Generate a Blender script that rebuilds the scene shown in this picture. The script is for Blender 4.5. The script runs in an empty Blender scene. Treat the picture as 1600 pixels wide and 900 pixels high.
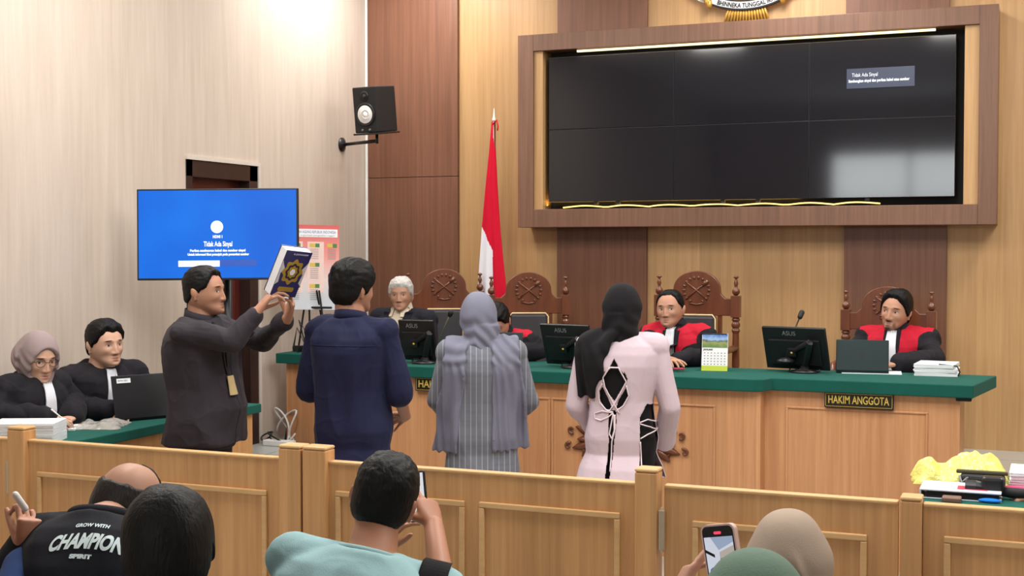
import bpy, bmesh, math, random
import numpy as np
from mathutils import Vector, Matrix, noise as mnoise
from mathutils.bvhtree import BVHTree
random.seed(7)
rng = np.random.default_rng(7)
PI = math.pi
SC = bpy.context.scene
COL = SC.collection

# ------------------------------------------------------------------ camera
CAM_H, YAW, PITCH, FOC = 1.80, math.radians(22.08), math.atan(63 / 2020), 2020.0
cd = bpy.data.cameras.new('camera')
cd.sensor_width = 36; cd.lens = 36 * FOC / 1600; cd.clip_start = 0.05; cd.clip_end = 60
cam = bpy.data.objects.new('camera', cd); COL.objects.link(cam)
cam.location = (0, 0, CAM_H); cam.rotation_euler = (PI / 2 - PITCH, 0, YAW)
SC.camera = cam
CR = cam.rotation_euler.to_matrix()

def ray(px, py):
    return CR @ Vector(((px - 800) / FOC, -(py - 450) / FOC, -1.0))
def at_Y(px, py, Y):
    d = ray(px, py); return Vector((0, 0, CAM_H)) + d * (Y / d.y)
def at_X(px, py, X):
    d = ray(px, py); return Vector((0, 0, CAM_H)) + d * (X / d.x)
def at_Z(px, py, z):
    d = ray(px, py); return Vector((0, 0, CAM_H)) + d * ((z - CAM_H) / d.z)
def at_D(px, py, dep):
    return Vector((0, 0, CAM_H)) + ray(px, py) * dep

# ------------------------------------------------------------------ world, light, exposure
w = bpy.data.worlds.new('world'); SC.world = w; w.use_nodes = True
w.node_tree.nodes['Background'].inputs[0].default_value = (0.75, 0.85, 1.0, 1)
w.node_tree.nodes['Background'].inputs[1].default_value = 0.35
SC.view_settings.view_transform = 'Standard'; SC.view_settings.look = 'None'
SC.view_settings.gamma = 1.0; SC.view_settings.use_curve_mapping = False
SC.view_settings.exposure = 0.0
CEIL = 4.15
LAMP_W = 46.0                                   # watts of each ceiling panel
LAMPS = [(-4.35, 8.3), (-1.6, 8.1), (0.9, 8.1), (-3.9, 5.4), (-1.2, 5.4), (1.5, 5.4),
         (-3.4, 3.9), (-0.8, 3.9), (1.8, 3.9)]
def lamp(name, loc, sx, sy, watts, color, rot=(0, 0, 0), spread=PI):
    l = bpy.data.lights.new(name, 'AREA'); l.shape = 'RECTANGLE'; l.size = sx; l.size_y = sy
    l.energy = watts; l.color = color; l.spread = spread
    o = bpy.data.objects.new(name, l); COL.objects.link(o); o.location = loc; o.rotation_euler = rot
    return o
for i, (lx, ly) in enumerate(LAMPS):
    lamp('ceiling_lamp_light', (lx, ly, CEIL - 0.035), 0.56, 1.16, LAMP_W * (1.25 if ly < 4.5 else 1.0), (1.0, 0.97, 0.93))
lamp('window_daylight', (-1.85, -3.19, 2.9), 2.4, 0.76, 48.0, (0.95, 0.98, 1.0), rot=(PI / 2, 0, 0))

# ------------------------------------------------------------------ materials
def srgb(r, g, b):
    f = lambda c: (c / 255 / 12.92) if c / 255 <= 0.04045 else ((c / 255 + 0.055) / 1.055) ** 2.4
    return (f(r), f(g), f(b), 1.0)
class NT:
    def __init__(s, name):
        s.m = bpy.data.materials.new(name); s.m.use_nodes = True; s.t = s.m.node_tree
        s.b = s.t.nodes['Principled BSDF']
    def n(s, typ, **kw):
        nd = s.t.nodes.new(typ)
        for k, v in kw.items():
            if k.startswith('i_'):
                nd.inputs[int(k[2:]) if k[2:].isdigit() else k[2:].replace('_', ' ')].default_value = v
            else: setattr(nd, k, v)
        return nd
    def l(s, a, b): s.t.links.new(a, b)
    def coord(s, scale=(1, 1, 1), kind='Object'):
        tc = s.n('ShaderNodeTexCoord'); mp = s.n('ShaderNodeMapping'); mp.inputs['Scale'].default_value = scale
        s.l(tc.outputs[kind], mp.inputs[0]); return mp.outputs[0]
    def math(s, op, a, b=None, c=None, clamp=False):
        nd = s.n('ShaderNodeMath', operation=op, use_clamp=clamp)
        for i, v in enumerate((a, b, c)):
            if v is None: continue
            if isinstance(v, (int, float)): nd.inputs[i].default_value = v
            else: s.l(v, nd.inputs[i])
        return nd.outputs[0]
    def mix(s, fac, a, b):
        nd = s.n('ShaderNodeMix', data_type='RGBA')
        for sock, v in ((nd.inputs[0], fac), (nd.inputs[6], a), (nd.inputs[7], b)):
            if isinstance(v, (int, float, tuple)): sock.default_value = v
            else: s.l(v, sock)
        return nd.outputs[2]
    def noise(s, vec, scale=5, detail=3, rough=0.5):
        nd = s.n('ShaderNodeTexNoise'); nd.inputs['Scale'].default_value = scale
        nd.inputs['Detail'].default_value = detail; nd.inputs['Roughness'].default_value = rough
        s.l(vec, nd.inputs['Vector']); return nd.outputs['Fac']
    def ramp(s, fac, stops):
        nd = s.n('ShaderNodeValToRGB'); e = nd.color_ramp.elements
        while len(e) < len(stops): e.new(0.5)
        for el, (p, c) in zip(e, stops): el.position = p; el.color = c
        s.l(fac, nd.inputs[0]); return nd.outputs[0]
    def bump(s, h, strength=0.2, dist=0.01):
        nd = s.n('ShaderNodeBump'); nd.inputs['Strength'].default_value = strength; nd.inputs['Distance'].default_value = dist
        s.l(h, nd.inputs['Height']); s.l(nd.outputs[0], s.b.inputs['Normal'])
    def base(s, c):
        if isinstance(c, tuple): s.b.inputs['Base Color'].default_value = c
        else: s.l(c, s.b.inputs['Base Color'])

def M_plain(name, c, rough=0.5, metal=0.0, spec=0.5, coat=0.0, var=0.06):
    t = NT(name); v = t.noise(t.coord((7, 7, 7)), 3, 3)
    dk = tuple(x * (1 - var) for x in c[:3]) + (1,); lt = tuple(min(1, x * (1 + var)) for x in c[:3]) + (1,)
    t.base(t.mix(v, dk, lt)); t.b.inputs['Roughness'].default_value = rough
    t.b.inputs['Metallic'].default_value = metal; t.b.inputs['Specular IOR Level'].default_value = spec
    t.b.inputs['Coat Weight'].default_value = coat
    return t.m
def M_glow(name, c, s):
    t = NT(name); t.b.inputs['Base Color'].default_value = (0.02, 0.02, 0.02, 1)
    v = t.noise(t.coord((2, 2, 2)), 1.5, 1)
    t.l(t.mix(v, c, tuple(min(1, x * 1.04) for x in c[:3]) + (1,)), t.b.inputs['Emission Color'])
    t.b.inputs['Emission Strength'].default_value = s; t.b.inputs['Roughness'].default_value = 0.3
    return t.m
def M_wood(name, c1, c2, seam=0.0, grain=(38, 38, 1.3), rough=0.42, axis='X', coat=0.08, seam_dark=0.75, strip=0.11):
    t = NT(name); v = t.coord(grain)
    g1 = t.noise(v, 1.0, 6, 0.65)
    g2 = t.noise(t.coord(tuple(a * 3.3 for a in grain)), 1.0, 3)
    g3 = t.noise(t.coord((1.3, 1.3, 0.25)), 1.0, 2)
    f = t.math('ADD', t.math('MULTIPLY', g1, 0.62), t.math('ADD', t.math('MULTIPLY', g2, 0.2), t.math('MULTIPLY', g3, 0.22)))
    col = t.ramp(f, [(0.33, c2), (0.66, c1)])
    sp = t.n('ShaderNodeSeparateXYZ'); t.l(t.coord(), sp.inputs[0])
    x = sp.outputs[{'X': 0, 'Y': 1, 'Z': 2}[axis]]
    # laminate strips: each strip of veneer a slightly different tone
    st = t.math('FLOOR', t.math('DIVIDE', x, strip))
    wn = t.n('ShaderNodeTexWhiteNoise', noise_dimensions='1D'); t.l(st, wn.inputs['W'])
    k = t.math('ADD', 0.90, t.math('MULTIPLY', wn.outputs['Value'], 0.16))
    mul = t.n('ShaderNodeVectorMath', operation='SCALE'); t.l(col, mul.inputs[0]); t.l(k, mul.inputs['Scale'])
    out = mul.outputs[0]
    if seam:
        fr = t.math('FRACT', t.math('DIVIDE', x, seam))
        ln = t.math('LESS_THAN', fr, 0.004 / seam)
        out = t.mix(ln, out, tuple(a * seam_dark * 0.6 for a in c2[:3]) + (1,))
    t.base(out); t.b.inputs['Roughness'].default_value = rough; t.b.inputs['Coat Weight'].default_value = coat
    t.b.inputs['Coat Roughness'].default_value = 0.3
    t.bump(g1, 0.06, 0.004)
    return t.m
def M_cloth(name, c, rough=0.85, sheen=0.15, weave=260, fold=0.0, var=0.12, spec=0.2):
    t = NT(name); v = t.noise(t.coord((1, 1, 0.6)), 9, 4)
    dk = tuple(x * (1 - var) for x in c[:3]) + (1,); lt = tuple(min(1, x * (1 + var)) for x in c[:3]) + (1,)
    t.base(t.mix(v, dk, lt)); t.b.inputs['Roughness'].default_value = rough
    t.b.inputs['Sheen Weight'].default_value = sheen * .12; t.b.inputs['Specular IOR Level'].default_value = spec
    h = t.noise(t.coord((weave, weave, weave)), 1, 2)
    if fold:
        h2 = t.noise(t.coord((9, 9, 3)), 1.6, 4, 0.55)
        h = t.math('ADD', t.math('MULTIPLY', h, 0.06), t.math('MULTIPLY', h2, fold))
    t.bump(h, 0.14, 0.006)
    return t.m

MT = {}
MT['wall'] = None
def wall_mat():
    t = NT('cream_wallpaper')
    a = t.noise(t.coord((26, 26, 1.6)), 1, 5, 0.6); b = t.noise(t.coord((3, 3, 1)), 1, 2)
    col = t.ramp(t.math('ADD', t.math('MULTIPLY', a, 0.7), t.math('MULTIPLY', b, 0.3)),
                 [(0.3, srgb(188, 172, 158)), (0.7, srgb(206, 192, 179))])
    t.base(col); t.b.inputs['Roughness'].default_value = 0.7; t.bump(a, 0.12, 0.004); return t.m
MT['wall'] = wall_mat()
MT['ceil'] = M_plain('white_ceiling_paint', srgb(225, 225, 222), 0.8)
def floor_mat():
    t = NT('grey_floor_tile'); br = t.n('ShaderNodeTexBrick', offset=0.0)
    br.inputs['Color1'].default_value = srgb(176, 178, 172); br.inputs['Color2'].default_value = srgb(168, 171, 166)
    br.inputs['Mortar'].default_value = srgb(120, 120, 116); br.inputs['Scale'].default_value = 1.0
    br.inputs['Mortar Size'].default_value = 0.004; br.inputs['Brick Width'].default_value = 0.6; br.inputs['Row Height'].default_value = 0.6
    t.l(t.coord(), br.inputs['Vector']); t.base(br.outputs['Color']); t.b.inputs['Roughness'].default_value = 0.22; return t.m
MT['floor'] = floor_mat()
MT['wood_light'] = M_wood('light_teak_panelling', srgb(203, 163, 114), srgb(178, 136, 88), seam=0.0, grain=(30, 30, 0.9), strip=0.16)
MT['wood_brown'] = M_wood('brown_walnut_panelling', srgb(134, 90, 68), srgb(102, 64, 46), grain=(34, 34, 0.9), strip=0.2)
MT['wood_frame'] = M_wood('brown_walnut_frame_veneer', srgb(130, 94, 74), srgb(100, 68, 52), grain=(40, 40, 1.2), strip=0.13)
MT['wood_bench'] = M_wood('teak_bench_veneer', srgb(206, 154, 110), srgb(178, 122, 80), grain=(34, 34, 1.0), strip=0.19)
MT['wood_rail'] = M_wood('teak_railing_veneer', srgb(216, 166, 112), srgb(186, 134, 84), grain=(34, 34, 0.9), strip=0.17)
MT['wood_rail_top'] = M_wood('teak_railing_edge', srgb(222, 180, 128), srgb(200, 156, 104), grain=(3, 30, 30), strip=0.6)
MT['wood_carved'] = M_wood('carved_mahogany', srgb(122, 70, 44), srgb(88, 46, 28), grain=(20, 20, 3), rough=0.3, coat=0.3, strip=0.5)
MT['wood_door'] = M_wood('dark_mahogany_door', srgb(92, 34, 28), srgb(66, 22, 18), grain=(24, 24, 1.0), rough=0.35, coat=0.2, strip=0.3)
MT['door_frame'] = M_wood('dark_door_frame_wood', srgb(58, 40, 36), srgb(38, 26, 24), grain=(24, 24, 1.0), rough=0.35, strip=0.3)
MT['green'] = M_cloth('green_felt', srgb(20, 84, 74), 0.9, 0.2)
MT['black_plastic'] = M_plain('black_plastic', srgb(24, 24, 27), 0.38)
MT['black_matt'] = M_plain('matt_black', srgb(20, 20, 22), 0.7)
MT['grey_plastic'] = M_plain('grey_plastic', srgb(120, 124, 128), 0.4)
MT['steel'] = M_plain('brushed_steel', srgb(186, 172, 150), 0.4, 0.6)
MT['gold'] = M_plain('gold_paint', srgb(214, 170, 84), 0.35, 0.7)
MT['gold_light'] = M_plain('gold_piping', srgb(226, 200, 150), 0.45, 0.1)
MT['leather'] = M_plain('black_leather', srgb(62, 62, 66), 0.42)
MT['white'] = M_plain('white_plastic', srgb(232, 232, 230), 0.5)
MT['paper'] = M_plain('white_paper', srgb(235, 238, 242), 0.8)
MT['screen'] = M_plain('dark_glass_screen', srgb(26, 26, 32), 0.07, 0.0, 0.5)
MT['teal_case'] = M_plain('dark_teal_metal', srgb(30, 48, 49), 0.38, 0.3)

# ------------------------------------------------------------------ mesh collecting
class G:
    def __init__(s): s.v = []; s.f = []; s.m = []; s.cur = 0
    def add(s, vs, fs):
        o = len(s.v); s.v += [tuple(v) for v in vs]; s.f += [tuple(i + o for i in f) for f in fs]; s.m += [s.cur] * len(fs); return s
    def box(s, x0, x1, y0, y1, z0, z1):
        x0, x1 = sorted((x0, x1)); y0, y1 = sorted((y0, y1)); z0, z1 = sorted((z0, z1))
        return s.add([(x0, y0, z0), (x1, y0, z0), (x1, y1, z0), (x0, y1, z0), (x0, y0, z1), (x1, y0, z1), (x1, y1, z1), (x0, y1, z1)],
                     [(0, 3, 2, 1), (4, 5, 6, 7), (0, 1, 5, 4), (1, 2, 6, 5), (2, 3, 7, 6), (3, 0, 4, 7)])
    def obox(s, size, M):
        g = G().box(-size[0] / 2, size[0] / 2, -size[1] / 2, size[1] / 2, -size[2] / 2, size[2] / 2)
        return s.add([M @ Vector(v) for v in g.v], g.f)
    def prism(s, poly, M, th):          # 2D outline in M's xy plane, extruded along +z by th
        n = len(poly)
        a = sum(poly[i][0] * poly[(i + 1) % n][1] - poly[(i + 1) % n][0] * poly[i][1] for i in range(n))
        if a < 0: poly = poly[::-1]
        vs = [M @ Vector((x, y, 0)) for x, y in poly] + [M @ Vector((x, y, th)) for x, y in poly]
        return s.add(vs, [tuple(range(n))[::-1], tuple(range(n, 2 * n))] + [(i, (i + 1) % n, n + (i + 1) % n, n + i) for i in range(n)])
    def loft(s, rings, caps=True):      # rings: lists of equal length
        n = len(rings[0]); vs = [p for r in rings for p in r]; fs = []
        for k in range(len(rings) - 1):
            for i in range(n): fs.append((k * n + i, k * n + (i + 1) % n, (k + 1) * n + (i + 1) % n, (k + 1) * n + i))
        if caps: fs += [tuple(range(n))[::-1], tuple(range((len(rings) - 1) * n, len(rings) * n))]
        return s.add(vs, fs)
    def lathe(s, prof, c=(0, 0, 0), n=20, M=None):   # prof [(r,z)]
        c = Vector(c); M = M or Matrix()
        rs = [[c + M @ Vector((r * math.cos(2 * PI * i / n), r * math.sin(2 * PI * i / n), z)) for i in range(n)] for r, z in prof]
        return s.loft(rs)
    def tube(s, pts, r, n=10):
        pts = [Vector(p) for p in pts]; rr = r if isinstance(r, (list, tuple)) else [r] * len(pts)
        rings = []; up = None
        for i, p in enumerate(pts):
            d = (pts[min(i + 1, len(pts) - 1)] - pts[max(i - 1, 0)]).normalized()
            if up is None: up = d.orthogonal().normalized()
            up = (up - d * up.dot(d)); up = up.normalized() if up.length > 1e-6 else d.orthogonal().normalized()
            q = d.cross(up)
            rings.append([p + (up * math.cos(2 * PI * k / n) + q * math.sin(2 * PI * k / n)) * rr[i] for k in range(n)])
        return s.loft(rings)
    def ell(s, c, r, M=None, n=16):
        c = Vector(c); M = M or Matrix.Identity(3); rings = []
        for i in range(1, n):
            th = PI * i / n
            rings.append([c + M @ Vector((r[0] * math.sin(th) * math.cos(2 * PI * k / (2 * n)), r[1] * math.sin(th) * math.sin(2 * PI * k / (2 * n)), -r[2] * math.cos(th))) for k in range(2 * n)])
        return s.loft(rings)
    def cap(s, p0, r0, p1, r1, n=12):
        p0 = Vector(p0); p1 = Vector(p1); d = (p1 - p0); L = d.length; d = d / L if L > 1e-9 else Vector((0, 0, 1))
        pts = []; rr = []
        for a in (75, 50, 25): pts.append(p0 - d * r0 * math.sin(math.radians(a))); rr.append(r0 * math.cos(math.radians(a)))
        pts += [p0, p1]; rr += [r0, r1]
        for a in (25, 50, 75): pts.append(p1 + d * r1 * math.sin(math.radians(a))); rr.append(r1 * math.cos(math.radians(a)))
        return s.tube(pts, rr, n)

def make(name, g, mat, parent=None, bevel=0.0, smooth=False, org=None, local=False, attrs=None):
    """one mesh object; verts are in world space unless local"""
    me = bpy.data.meshes.new(name)
    if isinstance(g, G): V, F, mi = g.v, g.f, g.m
    else: V, F = g[0], g[1]; mi = None
    V = np.array([tuple(v) for v in V], dtype=float) if not isinstance(V, np.ndarray) else V.copy()
    if local: off = np.zeros(3)
    elif parent is not None:
        p = Vector(parent.location); q = parent.parent
        while q is not None: p = p + q.location; q = q.parent
        off = np.array(p)
    elif org is not None: off = np.array(org, dtype=float)
    else:
        lo, hi = V.min(0), V.max(0); off = np.array([(lo[0] + hi[0]) / 2, (lo[1] + hi[1]) / 2, lo[2]])
    V = V - off
    if isinstance(F, np.ndarray): F = F.tolist()
    me.from_pydata(V.tolist(), [], F)
    for m in (mat if isinstance(mat, (list, tuple)) else [mat]): me.materials.append(m)
    if mi is not None and isinstance(mat, (list, tuple)): me.polygons.foreach_set('material_index', mi)
    me.update()
    o = bpy.data.objects.new(name, me); COL.objects.link(o)
    if parent is not None: o.parent = parent
    elif not local: o.location = off
    if smooth:
        me.polygons.foreach_set('use_smooth', [True] * len(me.polygons))
    if bevel:
        b = o.modifiers.new('bevel', 'BEVEL'); b.width = bevel; b.segments = 2; b.limit_method = 'ANGLE'; b.angle_limit = math.radians(40)
    return o
def recalc(o):
    bm = bmesh.new(); bm.from_mesh(o.data); bmesh.ops.recalc_face_normals(bm, faces=bm.faces[:]); bm.to_mesh(o.data); bm.free(); return o
def tag(o, label=None, cat=None, group=None, kind=None):
    if label: o['label'] = label
    if cat: o['category'] = cat
    if group: o['group'] = group
    if kind: o['kind'] = kind
    return o
def struct(name, g, mat, parent=None, **k):
    o = make(name, g, mat, parent, **k)
    if parent is None: o['kind'] = 'structure'
    return o
def empty(name, loc, rz=0.0, label=None, cat=None, group=None, rot=None):
    o = bpy.data.objects.new(name, None); COL.objects.link(o); o.location = loc
    o.rotation_euler = rot if rot else (0, 0, rz); o.empty_display_size = 0.1
    return tag(o, label, cat, group)
def copy_tree(o, parent=None):
    c = o.copy(); COL.objects.link(c); c.parent = parent
    for ch in list(o.children): copy_tree(ch, c)
    return c
def frame(o, u, v):
    """matrix whose xy plane is spanned by u,v with origin o"""
    u = Vector(u).normalized(); v = Vector(v); v = (v - u * u.dot(v)).normalized(); n = u.cross(v)
    M = Matrix((u, v, n)).transposed().to_4x4(); M.translation = Vector(o); return M
def text_geo(s, size, ext=0.002, bold=0.0, fit=None):
    cu = bpy.data.curves.new('t', 'FONT'); cu.body = s; cu.size = size; cu.extrude = ext; cu.offset = bold
    cu.align_x = 'CENTER'; cu.align_y = 'CENTER'; cu.resolution_u = 4
    o = bpy.data.objects.new('t', cu); COL.objects.link(o)
    dg = bpy.context.evaluated_depsgraph_get(); me = o.evaluated_get(dg).to_mesh()
    V = [v.co.copy() for v in me.vertices]; F = [tuple(p.vertices) for p in me.polygons]
    o.evaluated_get(dg).to_mesh_clear(); bpy.data.objects.remove(o); bpy.data.curves.remove(cu)
    if fit:
        xs = [v.x for v in V]; k = fit / (max(xs) - min(xs)); mx = (max(xs) + min(xs)) / 2
        for v in V: v.x = (v.x - mx) * k
    return V, F
def text(name, s, size, M, mat, parent, ext=0.002, bold=0.0, fit=None):
    V, F = text_geo(s, size, ext, bold, fit)
    g = G().add([M @ v for v in V], F)
    return make(name, g, mat, parent)
# ================================================================== setting
XL, YW, PLAT = -5.04, 9.30, 0.43
XR, YB = 4.3, -3.2
struct('floor', G().box(XL - .2, XR, YB, YW + .2, -0.1, 0), MT['floor'])
struct('ceiling', G().box(XL - .2, XR, YB, YW + .2, CEIL, CEIL + .1), MT['ceil'])
# left wall with a doorway
DY0, DY1, DZ = at_X(290, 260, XL).y, at_X(402, 260, XL).y, at_X(402, 260, XL).z
g = G().box(XL - .2, XL, YB, DY0, 0, CEIL).box(XL - .2, XL, DY1, YW + .2, 0, CEIL).box(XL - .2, XL, DY0, DY1, DZ, CEIL)
struct('wall_left', g, MT['wall'])
struct('wall_right', G().box(XR, XR + .2, YB, YW + .2, 0, CEIL), MT['wall'])
struct('wall_rear', G().box(XL - .2, XR + .2, YB - .2, YB, 0, 2.5).box(XL - .2, XR + .2, YB - .2, YB, 3.3, CEIL)
       .box(XL - .2, -3.1, YB - .2, YB, 2.5, 3.3).box(-.6, XR + .2, YB - .2, YB, 2.5, 3.3), MT['wall'])
wn = struct('window_1', G().box(-3.1, -.6, YB - .12, YB - .1, 2.5, 3.3), M_glow('daylit_window_glass', (0.9, 0.97, 0.93, 1), 3.0))
g = G()
for x0, x1, z0, z1 in ((-3.15, -.55, 2.45, 2.52), (-3.15, -.55, 3.28, 3.35), (-3.15, -3.08, 2.52, 3.28), (-.62, -.55, 2.52, 3.28), (-1.9, -1.85, 2.52, 3.28)):
    g.box(x0, x1, YB - .1, YB + .02, z0, z1)
struct('window_frame', g, MT['white'], wn)
# dark door in the left wall
dr = struct('door_1', G().box(XL - .13, XL - .085, DY0 + .05, DY1 - .09, 0.0, DZ - .1), MT['wood_door'])
g = G().box(XL - .16, XL + .004, DY0, DY0 + .07, 0, DZ).box(XL - .16, XL + .004, DY1 - .1, DY1, 0, DZ).box(XL - .16, XL + .004, DY0, DY1, DZ - .11, DZ)
struct('door_frame', g, MT['door_frame'], dr, bevel=.004)
ym = (DY0 + DY1) / 2
g = G()
for z0, z1 in ((0.25, 0.95), (1.1, 2.02)):
    for ya, yb in ((DY0 + .12, ym - .05), (ym + .02, DY1 - .17)):
        g.box(XL - .088, XL - .07, ya, yb, z0, z1)
struct('door_panel', g, MT['wood_door'], dr, bevel=.006)
struct('trim_1', G().box(XL, XL + .012, DY1, DY1 + .025, 0, DZ + .025).box(XL, XL + .012, DY0, DY1, DZ, DZ + .025), M_plain('cream_trim', srgb(206, 196, 186), .6))
# back wall: light and brown veneer panels
xs = [at_Y(p, 387, YW).x for p in (575, 718, 873, 1012, 1320, 1480)]
gl = G().box(XL - .2, XR + .2, YW, YW + .2, 0, CEIL)
struct('wall_back', gl, MT['wood_light'])
for k, (a, b) in enumerate(((0, 1), (2, 3), (4, 5))):
    g = G()
    zs = [PLAT, 2.36, CEIL]
    for i in range(2):
        g.box(xs[a] + (0.02 if k == 0 else 0), xs[b], YW - .035, YW, zs[i] + .002, zs[i + 1] - .002)
    struct('trim_%d' % (k + 2), g, MT['wood_brown'], bevel=.003)
struct('trim_5', G().box(xs[0], xs[0] + .02, YW - .04, YW, PLAT, CEIL), MT['ceil'])
# podium
YP = 7.32
g = G().box(at_Z(440, 692, PLAT).x - 0.02, 2.8, 7.46, YW, 0, PLAT - .02)
struct('trim_6', g, MT['floor'])
struct('trim_7', G().box(XL, at_Z(440, 692, PLAT).x - 0.02, 7.72, YW, 0, PLAT - .02), MT['floor'])
struct('trim_8', G().box(XL, 2.8, 7.46, YW, PLAT - .02, PLAT).box(XL, at_Z(440, 692, PLAT).x + .3, YP - .02, 7.46, PLAT - .02, PLAT), MT['floor'])
# ceiling lamps
LAMP_AT = ['above the loudspeaker corner', 'above the crest', 'above the bearded judge', 'above the television', 'above the navy shirt', 'above the right bench wing', 'above the balding man', 'above the teal shirt', 'above the right end of the railing']
for i, (lx, ly) in enumerate(LAMPS):
    e = empty('ceiling_lamp', (lx, ly, CEIL - .03), 0, 'white ceiling light panel ' + LAMP_AT[i], 'ceiling light', 'ceiling light panels out of frame')
    g = G().box(lx - .3, lx + .3, ly - .6, ly - .57, CEIL - .03, CEIL).box(lx - .3, lx + .3, ly + .57, ly + .6, CEIL - .03, CEIL)
    g.box(lx - .3, lx - .27, ly - .6, ly + .6, CEIL - .03, CEIL).box(lx + .27, lx + .3, ly - .6, ly + .6, CEIL - .03, CEIL)
    make('lamp_frame', g, MT['white'], e)
    make('diffuser', G().box(lx - .27, lx + .27, ly - .57, ly + .57, CEIL - .012, CEIL - .002), M_glow('lamp_diffuser', (1, .98, .95, 1), 4.0) if i == 0 else bpy.data.materials['lamp_diffuser'], e)

# ================================================================== video wall
YF = 9.02                                       # front plane of its frame
TL, TR_ = at_Y(809, 56, YF), at_Y(1561, 5, YF); BL_, BR_ = at_Y(809, 356, YF), at_Y(1561, 350, YF)
fx0, fx1, fz1, fz0 = TL.x, TR_.x, (TL.z + TR_.z) / 2, (BL_.z + BR_.z) / 2
ix0, ix1 = at_Y(833, 200, YF).x, at_Y(1529, 200, YF).x
iz1, iz0 = at_Y(850, 79, YF).z, at_Y(850, 327, YF).z
vw = empty('video_wall', ((fx0 + fx1) / 2, YF, fz0), 0, 'large brown wood framed video wall of six dark screens above the judges', 'video wall')
g = G().box(fx0, ix0, YF, YW, fz0, fz1).box(ix1, fx1, YF, YW, fz0, fz1).box(ix0, ix1, YF, YW, iz1, fz1).box(ix0, ix1, YF, YW, fz0, iz0)
make('surround', g, MT['wood_frame'], vw, bevel=.003)
sx0, sx1 = at_Y(857, 200, YF + .06).x, at_Y(1493, 200, YF + .06).x
g = G().box(ix0, sx0 - .03, YF + .02, YW, iz0, iz1).box(sx1 + .055, ix1, YF + .02, YW, iz0, iz1)
make('side_board', g, MT['wood_light'], vw, bevel=.002)
make('back_board', G().box(ix0, ix1, YF + .2, YF + .22, iz0, iz1), MT['black_matt'], vw)
sz1, sz0 = at_Y(857, 90, YF + .06).z, at_Y(857, 316, YF + .06).z
nx = 3; w_ = (sx1 - sx0) / nx; h_ = (sz1 - sz0) / 2
for r in range(2):
    for c in range(nx):
        a = sx0 + c * w_; b = sz1 - (r + 1) * h_
        t_ = make('display_bezel', G().box(a + .001, a + w_ - .001, YF + .065, YF + .15, b + .001, b + h_ - .001), MT['black_plastic'], vw, bevel=.001)
        make('display_screen', G().box(a + .004, a + w_ - .004, YF + .061, YF + .066, b + .004, b + h_ - .006), MT['screen'], t_)
P0, P1 = at_Y(1323, 108, YF + .058), at_Y(1429, 134, YF + .058)
box_ = make('message_box', G().box(P0.x, P1.x, YF + .0585, YF + .061, P1.z, P0.z), M_glow('slate_message_box', srgb(44, 58, 92), 0.9), vw)
Mt = frame((P0.x + .12, YF + .0575, P0.z - .045), (1, 0, 0), (0, 0, 1))
text('message_text', 'Tidak Ada Sinyal', .036, Mt, M_glow('message_white', (1, 1, 1, 1), 1.3), box_, ext=.0003, fit=.17)
text('message_text', 'Sambungkan sinyal dan periksa kabel atau sumber', .026, frame(((P0.x + P1.x) / 2 - .01, YF + .0575, P0.z - .085), (1, 0, 0), (0, 0, 1)), bpy.data.materials['message_white'], box_, ext=.0003, fit=.40, bold=.001)
# led strip in the top reveal, warm rope light lying in the bottom reveal
L0, L1 = at_Y(902, 80, YF + .03), at_Y(1462, 47, YF + .03)
strip = make('led_strip', G().box(L0.x, L1.x, YF + .02, YF + .04, iz1 - .022, iz1 - .008), M_glow('warm_led', (1.0, .78, .42, 1), 2.0), vw)
lamp('led_strip_light', ((L0.x + L1.x) / 2, YF + .03, iz1 - .03), L1.x - L0.x, .02, 3, (1, .8, .5))
pts = []
n = 60
for i in range(n):
    x = sx0 + .12 + (sx1 - sx0 - .6) * i / (n - 1)
    pts.append((x, YF + .05 + .02 * math.sin(i * .9), iz0 + .012 + .012 * abs(math.sin(i * .37))))
make('rope_light', G().tube(pts, .005, 6), M_glow('amber_rope_light', (1.0, .62, .16, 1), 2.6), vw)
lamp('rope_light_light', (sx0 + .9, YF + .12, iz0 + .03), 1.9, .03, 2.5, (1, .6, .15), rot=(PI, 0, 0))
g = G()
for x in (sx0 + .35, sx0 + .52, sx0 + 1.3, sx0 + 1.55, sx0 + 2.3):
    g.box(x, x + .03, YF + .07, YF + .11, sz0 - .02, sz0)
make('mount_foot', g, MT['black_matt'], vw)

# ================================================================== crest above the video wall
cx = at_Y(1167, 10, YW - .03); cxx = cx.x
EZ = at_Y(1166, 15, YW - .03).z          # bottom edge of the ribbon
cr = empty('wall_crest', (cxx, YW, EZ - .08), 0, 'gold eagle crest with white lettered ribbon above the video wall', 'emblem')
# tail feathers
for k in range(15):
    a = (k - 7) / 7
    top = Vector((cxx + a * .11, YW - .045, EZ + .06)); bot = Vector((cxx + a * .165, YW - .045, EZ - .10 - .02 * (1 - abs(a))))
    make('tail_feather', G().tube([top, (top + bot) / 2, bot], [.009, .011, .006], 8), MT['gold'], cr, smooth=True)
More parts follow.
